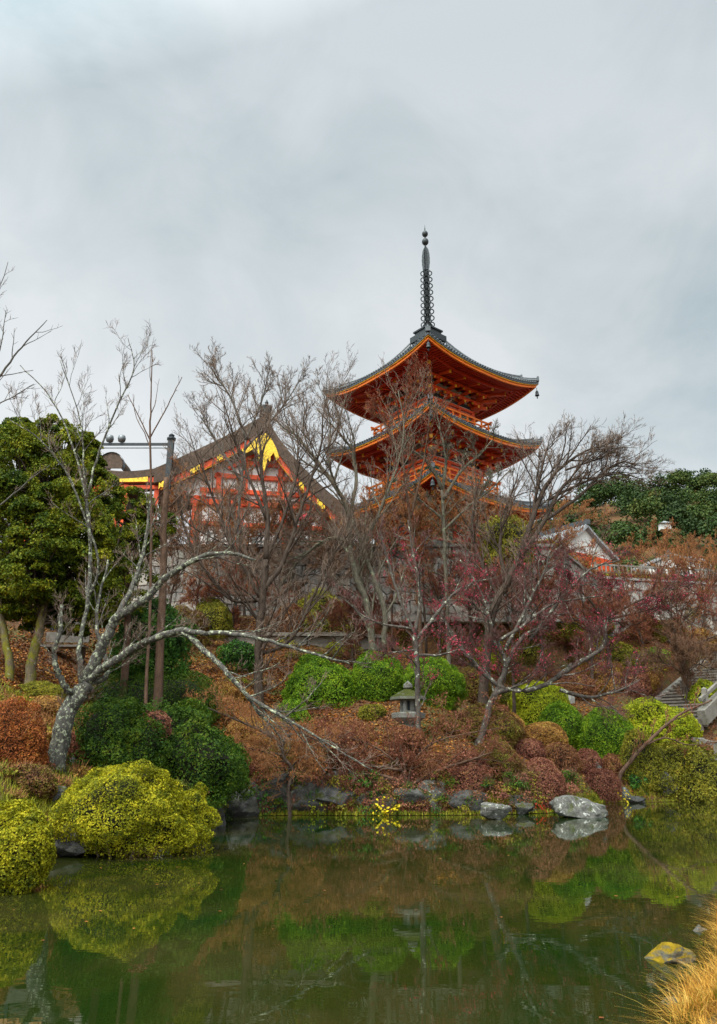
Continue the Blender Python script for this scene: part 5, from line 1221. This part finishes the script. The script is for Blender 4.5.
tree('twiggy_shrub', 'bare reddish shrub on the bank left of the sprawling shrub', (345, 795), 29.4, [
 ([(345, 795), (340, 770), (325, 748), (300, 740)], 3, 1), ([(345, 795), (352, 765), (368, 745)], 3, 1), ([(345, 790), (345, 760), (348, 735)], 3, 1)], BK['brown'], TW['twigred'], droop, cat='shrub', blossom=(LM['brown'], 1300, .06, None))
tree('leaning_branch_tree', 'thin dark bough leaning to the right over the green bushes near the stairs', (614, 796), 36.5, [
 ([(614, 796), (622, 772), (645, 745), (666, 725), (684, 712), (712, 700)], 4.5, 1.6), ([(645, 745), (665, 738), (690, 745), (717, 742)], 2, .8), ([(560, 690), (590, 698), (620, 688), (640, 680)], 3, 1)], BK['brown'], TW['twigred'], P_(n=[8, 4, 3, 2], ratio=(.15, .3), rmin=.009, lmax=1.4))
tree('bare_tree', 'dark bare tree beside the lower stair wall with horizontal boughs', (683, 690), 45.5, [
 ([(683, 690), (682, 665), (678, 650), (668, 640)], 5, 3), ([(680, 660), (692, 648), (705, 640), (725, 632)], 4, 1.5), ([(678, 650), (672, 620), (668, 590)], 3, 1)], BK['dark'], TW['twig'], P_(n=[8, 5, 4, 2], rmin=.012, lmax=1.6))
# brown prop pole tied to the plum
q = MB(); Yp = lp[1] - .35; p0 = pix(419.5, 742, Yp); p0[2] = min(p0[2], tz(p0[0], Yp)); p1 = pix(417.5, 652, Yp); q.tubes([(np.array([p0 - [0, 0, .2], p1]), np.array([.075, .065]))], 10, cap=True)
o = q.build('support_pole', M['wood_brown']); tag(o, 'straight brown wooden pole standing beside the stone lantern', 'pole')

# ------------------------------------------------------------------ evergreens
def leafy_tree(label, base, Y, clumps, kind, ls, trunk, bark, per=2600, name='evergreen_tree', group=None, holes=.0):
    bx = pix(base[0], base[1], Y); off = np.array([bx[0], Y, tz(bx[0], Y)]); T = empty(name, off); tag(T, label, 'tree', group)
    m_ = mpp(Y, 8); paths = []
    for pl, w0, w1 in trunk:
        P = [pix(p[0], p[1], Y + (p[2] if len(p) > 2 else 0)) - off for p in pl]; P[0][2] = min(P[0][2], .0) - .1; paths.append(smooth_path(P, np.linspace(w0, w1, len(P)) * m_ / 2))
    out = [[] for _ in range(8)]
    tops = []
    q = MB(); core = MB()
    for (cx, cy, rx, ry, dY) in clumps:
        c = pix(cx, cy, Y + dY) - off; r_ = rx * m_; rz_ = ry * m_
        nsub = 26
        for k in range(nsub):
            v = unit(rng.normal(size=3)); s_ = rng.uniform(.16, .36); cc = c + v * np.array([r_, r_ * .8, rz_]) * (1 - s_ * .72); r3 = np.array([r_, r_, rz_]) * s_
            n = int(per / nsub); P, Nn = dome_pts(n, r3, k + cx, .3, -.5, depth=.55)
            leaves(q, P + cc, Nn + [0, 0, .35], ls, tint=np.clip(rng.normal(.25 + .5 * rng.random(), .25, n), 0, 1), spread=.9)
            tops.append(cc)
    # limbs to the clumps
    tr = paths[0][0]
    for cc in tops[::3]:
        j = rng.integers(len(tr) // 2, len(tr)); a_ = tr[j]; mid = (a_ + cc) / 2 + rng.normal(0, .15, 3) - [0, 0, .1]
        paths.append((np.array([a_, a_ * .5 + mid * .5, mid, mid * .4 + cc * .6, cc]), np.linspace(.07, .02, 5)))
    nt_ = len(trunk); qq = MB(); qq.smooth = True; qq.tubes(paths[:nt_], 10); qq.build('trunk', bark, T)
    qq = MB(); qq.smooth = True; qq.tubes([(p_, r_ * .7) for p_, r_ in paths[nt_:]], 6); qq.build('limbs', BK['dark'], T)
    q.build('crown', LM[kind], T); return T
leafy_tree('big olive green evergreen filling the left edge with two mossy yellow trunks below', (28, 690), 26, [
 (42, 545, 34, 30, -.9), (28, 578, 34, 26, -.8), (64, 505, 30, 28, -.9), (88, 548, 26, 26, -.6), (12, 500, 30, 30, -.9), (30, 612, 30, 20, .8), (72, 618, 26, 20, .9), (104, 606, 26, 24, .9), (10, 465, 42, 46, 0), (58, 466, 40, 48, .4), (18, 530, 48, 46, 0), (72, 535, 42, 46, 0), (28, 588, 46, 34, .3), (85, 592, 34, 32, .5), (96, 500, 30, 34, 1.0), (52, 432, 20, 18, .5), (84, 446, 18, 16, .7), (-20, 520, 40, 80, 0),
 (34, 452, 26, 20, .3), (64, 450, 26, 20, .5), (84, 468, 24, 22, .6), (8, 440, 22, 16, .2), (40, 500, 44, 40, 1.6), (10, 580, 50, 40, 1.6), (60, 570, 44, 34, 1.5), (100, 560, 30, 40, 1.4), (20, 430, 18, 14, .8)],
 'ever', .105, [([(30, 694), (32, 660), (40, 625), (48, 560), (50, 500)], 11, 5), ([(12, 692), (8, 655), (2, 620), (-2, 580)], 9, 5)], BK['mossy'], per=9000)
leafy_tree('smaller evergreen with yellowish tips in front of the gate eaves', (128, 664), 30.5, [
 (126, 506, 30, 20, 0), (128, 545, 34, 28, 0), (124, 588, 36, 30, 0), (150, 524, 26, 20, .3), (112, 560, 30, 34, .8)], 'ever', .12, [([(128, 664), (128, 610), (126, 550), (128, 500)], 8, 3)], BK['brown'], per=6000)

# ------------------------------------------------------------------ stall and bench behind the left trunks
sp0 = ground_at(50, 668); Yst = 35.5; sb = pix(50, 662, Yst); stl = empty('plaque_stand', (sb[0], Yst, tz(sb[0], Yst))); tag(stl, 'dark wooden stand with a row of small pale orange wooden plaques behind the mossy trunks', 'stand')
ms = mpp(Yst, 7); zt_ = pix(50, 614, Yst)[2] - tz(sb[0], Yst); hw = 34 * ms
for s_ in (-1, -.05, 1): q = MB(); q.box((s_ * hw, 0, zt_ / 2), (.14, .14, zt_ + .3)); q.build('post', M['dark'], stl)
for f_ in (1.0, .72): q = MB(); q.box((0, 0, zt_ * f_ - .22), (hw * 2.1, .1, .10)); q.build('rail', M['wood_grey'], stl)
q = MB(); q.box((0, .1, zt_ * .38), (hw * 1.9, .08, zt_ * .4)); q.build('backboard', M['dark'], stl)
for k in range(20):
    q = MB(); q.box((0, 0, 0), (.19, .03, .16)); zz = zt_ - .05 + rng.uniform(-.05, .05); ob = q.build('plaque', M['wood_pale'], stl, loc=(-hw + .1 + k * hw * 2 / 20, -.09 - .02 * (k % 3), zz)); ob.rotation_euler = (rng.uniform(-.2, .2), rng.uniform(-.5, .5), 0)
bp = pix(62, 664, 33.5); bn = empty('bench', (bp[0], 33.5, tz(bp[0], 33.5) + .0)); tag(bn, 'weathered grey plank bench on dark legs behind the lichen covered cherry', 'bench')
q = MB(); q.box((0, 0, .5), (1.9, .7, .09)); q.box((0, .33, .95), (1.9, .06, .45)); q.build('seat', M['wood_grey'], bn)
for a_ in (-.8, .8):
    q = MB(); q.box((a_, 0, .15), (.12, .6, .66)); q.build('leg', M['dark'], bn)
# crimson umbrella behind the terrace fence
up_ = pix(306, 517, 47.4); um = empty('umbrella', (up_[0], 47.4, TER)); tag(um, 'small crimson umbrella behind the terrace fence right of the gate', 'umbrella')
h_ = up_[2] - TER; q = MB(); q.lathe([(.50, h_ - .28), (.42, h_ - .05), (.25, h_ + .14), (.02, h_ + .24)], 8); q.build('canopy', M['red_cloth'], um)
q = MB(); q.tubes([(np.array([[0, 0, .9], [0, 0, h_ + .3]]), np.array([.012, .012]))], 6); q.build('shaft', M['steel'], um)

# seedlings on the shore
def sprig(px, base, top, w, mat, label, n=60, ls=.10, name='seedling'):
    p = ground_at(px, base - 3); Y = p[1] - .15; m_ = mpp(Y, 1); h = (base - top) * m_; q = MB()
    c = pix(px, (base + top) / 2, Y); P = c + rng.normal(size=(n, 3)) * np.array([w * m_ * .26, .12, h * .26]); P[:, 1] = Y - np.abs(rng.normal(0, .12, n))
    leaves(q, P, np.tile([0, -.6, .5], (n, 1)), ls, aspect=.6); q.tubes([(np.stack([np.array([c[0], Y, c[2] - h * .5]), P[i]]), np.array([.008, .004])) for i in range(0, n, 4)], 3, mat=1)
    o = q.build(name, [mat, TW['twig']]); tag(o, label, 'plant')
sprig(316, 792, 772, 16, REDL, 'little red leaved seedling on the bank wall')
sprig(316, 814, 798, 16, LM['lime'], 'small lime green seedling at the waterline under the red one')
sprig(385, 817, 800, 34, YEL, 'bright yellow leaves at the waterline below the sprawling shrub', n=45, ls=.13)
sprig(403, 792, 785, 8, YEL, 'single cluster of yellow leaves above the waterline leaves', n=8, ls=.12)
sprig(262, 814, 780, 26, LM['cam'], 'pale green leafy plant at the waterline beside the leaning tree', n=110, ls=.11)
sprig(238, 815, 790, 22, LM['olive'], 'olive fern at the waterline by the corner boulder', n=90)
sprig(322, 778, 745, 18, LM['cam'], 'dark green glossy plant on top of the bank wall', n=110, ls=.12)
sprig(540, 812, 798, 14, REDL, 'red leaves at the foot of the rust dome', n=40)
sprig(626, 806, 790, 16, YEL, 'yellow leaves by the glossy plant on the right bank', n=26, ls=.1)
sprig(300, 742, 715, 30, LM['cam'], 'grey green young plant under the white lichen branch', n=80)
sprig(62, 800, 775, 22, LM['rust'], 'rusty weeds beside the broad yellow bush', n=80, ls=.05)

# ------------------------------------------------------------------ wooded hill
def hill_z(x, y):
    s = np.clip((x - 22) / 34, 0, 1); s = s * s * (3 - 2 * s); r_ = np.clip((y - 85) / 110, 0, 1) ** .8
    return 6 + s * r_ * (59 + 3.0 * np.sin(x * .09) + 2 * np.sin(x * .21 + 1)) - np.clip((y - 215) / 200, 0, 1) * 40 * s
hx = np.arange(5, 420, 5.0); hy = np.arange(80, 420, 5.0); HX, HY = np.meshgrid(hx, hy)
q = MB(); q.smooth = True; q.grid(np.stack([HX, HY, hill_z(HX, HY)], -1)); o = q.build('hill', M['soil']); tag(o, 'steep wooded hillside rising behind the temple at right', 'hill', kind='structure')
q = MB(); n_c = 0
ys_ = []
for y0 in np.arange(98, 226, 7.5):
    for x0 in np.arange(18, 18 + y0 * .95, 7.0):
        x = x0 + rng.uniform(-2.2, 2.2); y = y0 + rng.uniform(-2.5, 2.5)
        if x > .62 * y + 10 or hill_z(np.array(x), np.array(y)) < 12: continue
        r_ = rng.uniform(2.8, 5.2); c = np.array([x, y, float(hill_z(np.array(x), np.array(y))) + r_ * .75 + rng.uniform(0, 2)]); n = 1000
        base_t = rng.choice([-.2, .0, .2, .42, .75], p=[.42, .32, .17, .07, .02])
        for k in range(5):
            v = unit(rng.normal(size=3)) * [1, 1, .6]; cc = c + v * r_ * .45; P, Nn = dome_pts(n // 5 + 30, np.array([r_, r_, r_ * .9]) * .55, k + x, .28, -.3, depth=.3, fine=.5)
            leaves(q, P + cc, Nn + [0, 0, .4], .55, tint=np.clip(rng.normal(base_t, .13, len(P)), -.4, 1), aspect=.8)
        n_c += 1
o = q.build('forest', LM['forest']); tag(o, 'dense mixed evergreen forest covering the hill behind the temple', 'forest', kind='stuff')
hp = pix(660, 527, 130); q = MB(); q.box((hp[0], 128, hp[2] - .6), (1.8, 1.1, 1.0)); q.lathe([(1.6, hp[2] - .1), (.7, hp[2] + .2), (.05, hp[2] + .5)], 4, c=(hp[0], 128, 0), rot=R(45), mat=1)
o = q.build('pavilion', [M['plaster'], M['tile_pale']]); tag(o, 'tiny pale pavilion in the trees of the wooded hill', 'pavilion')
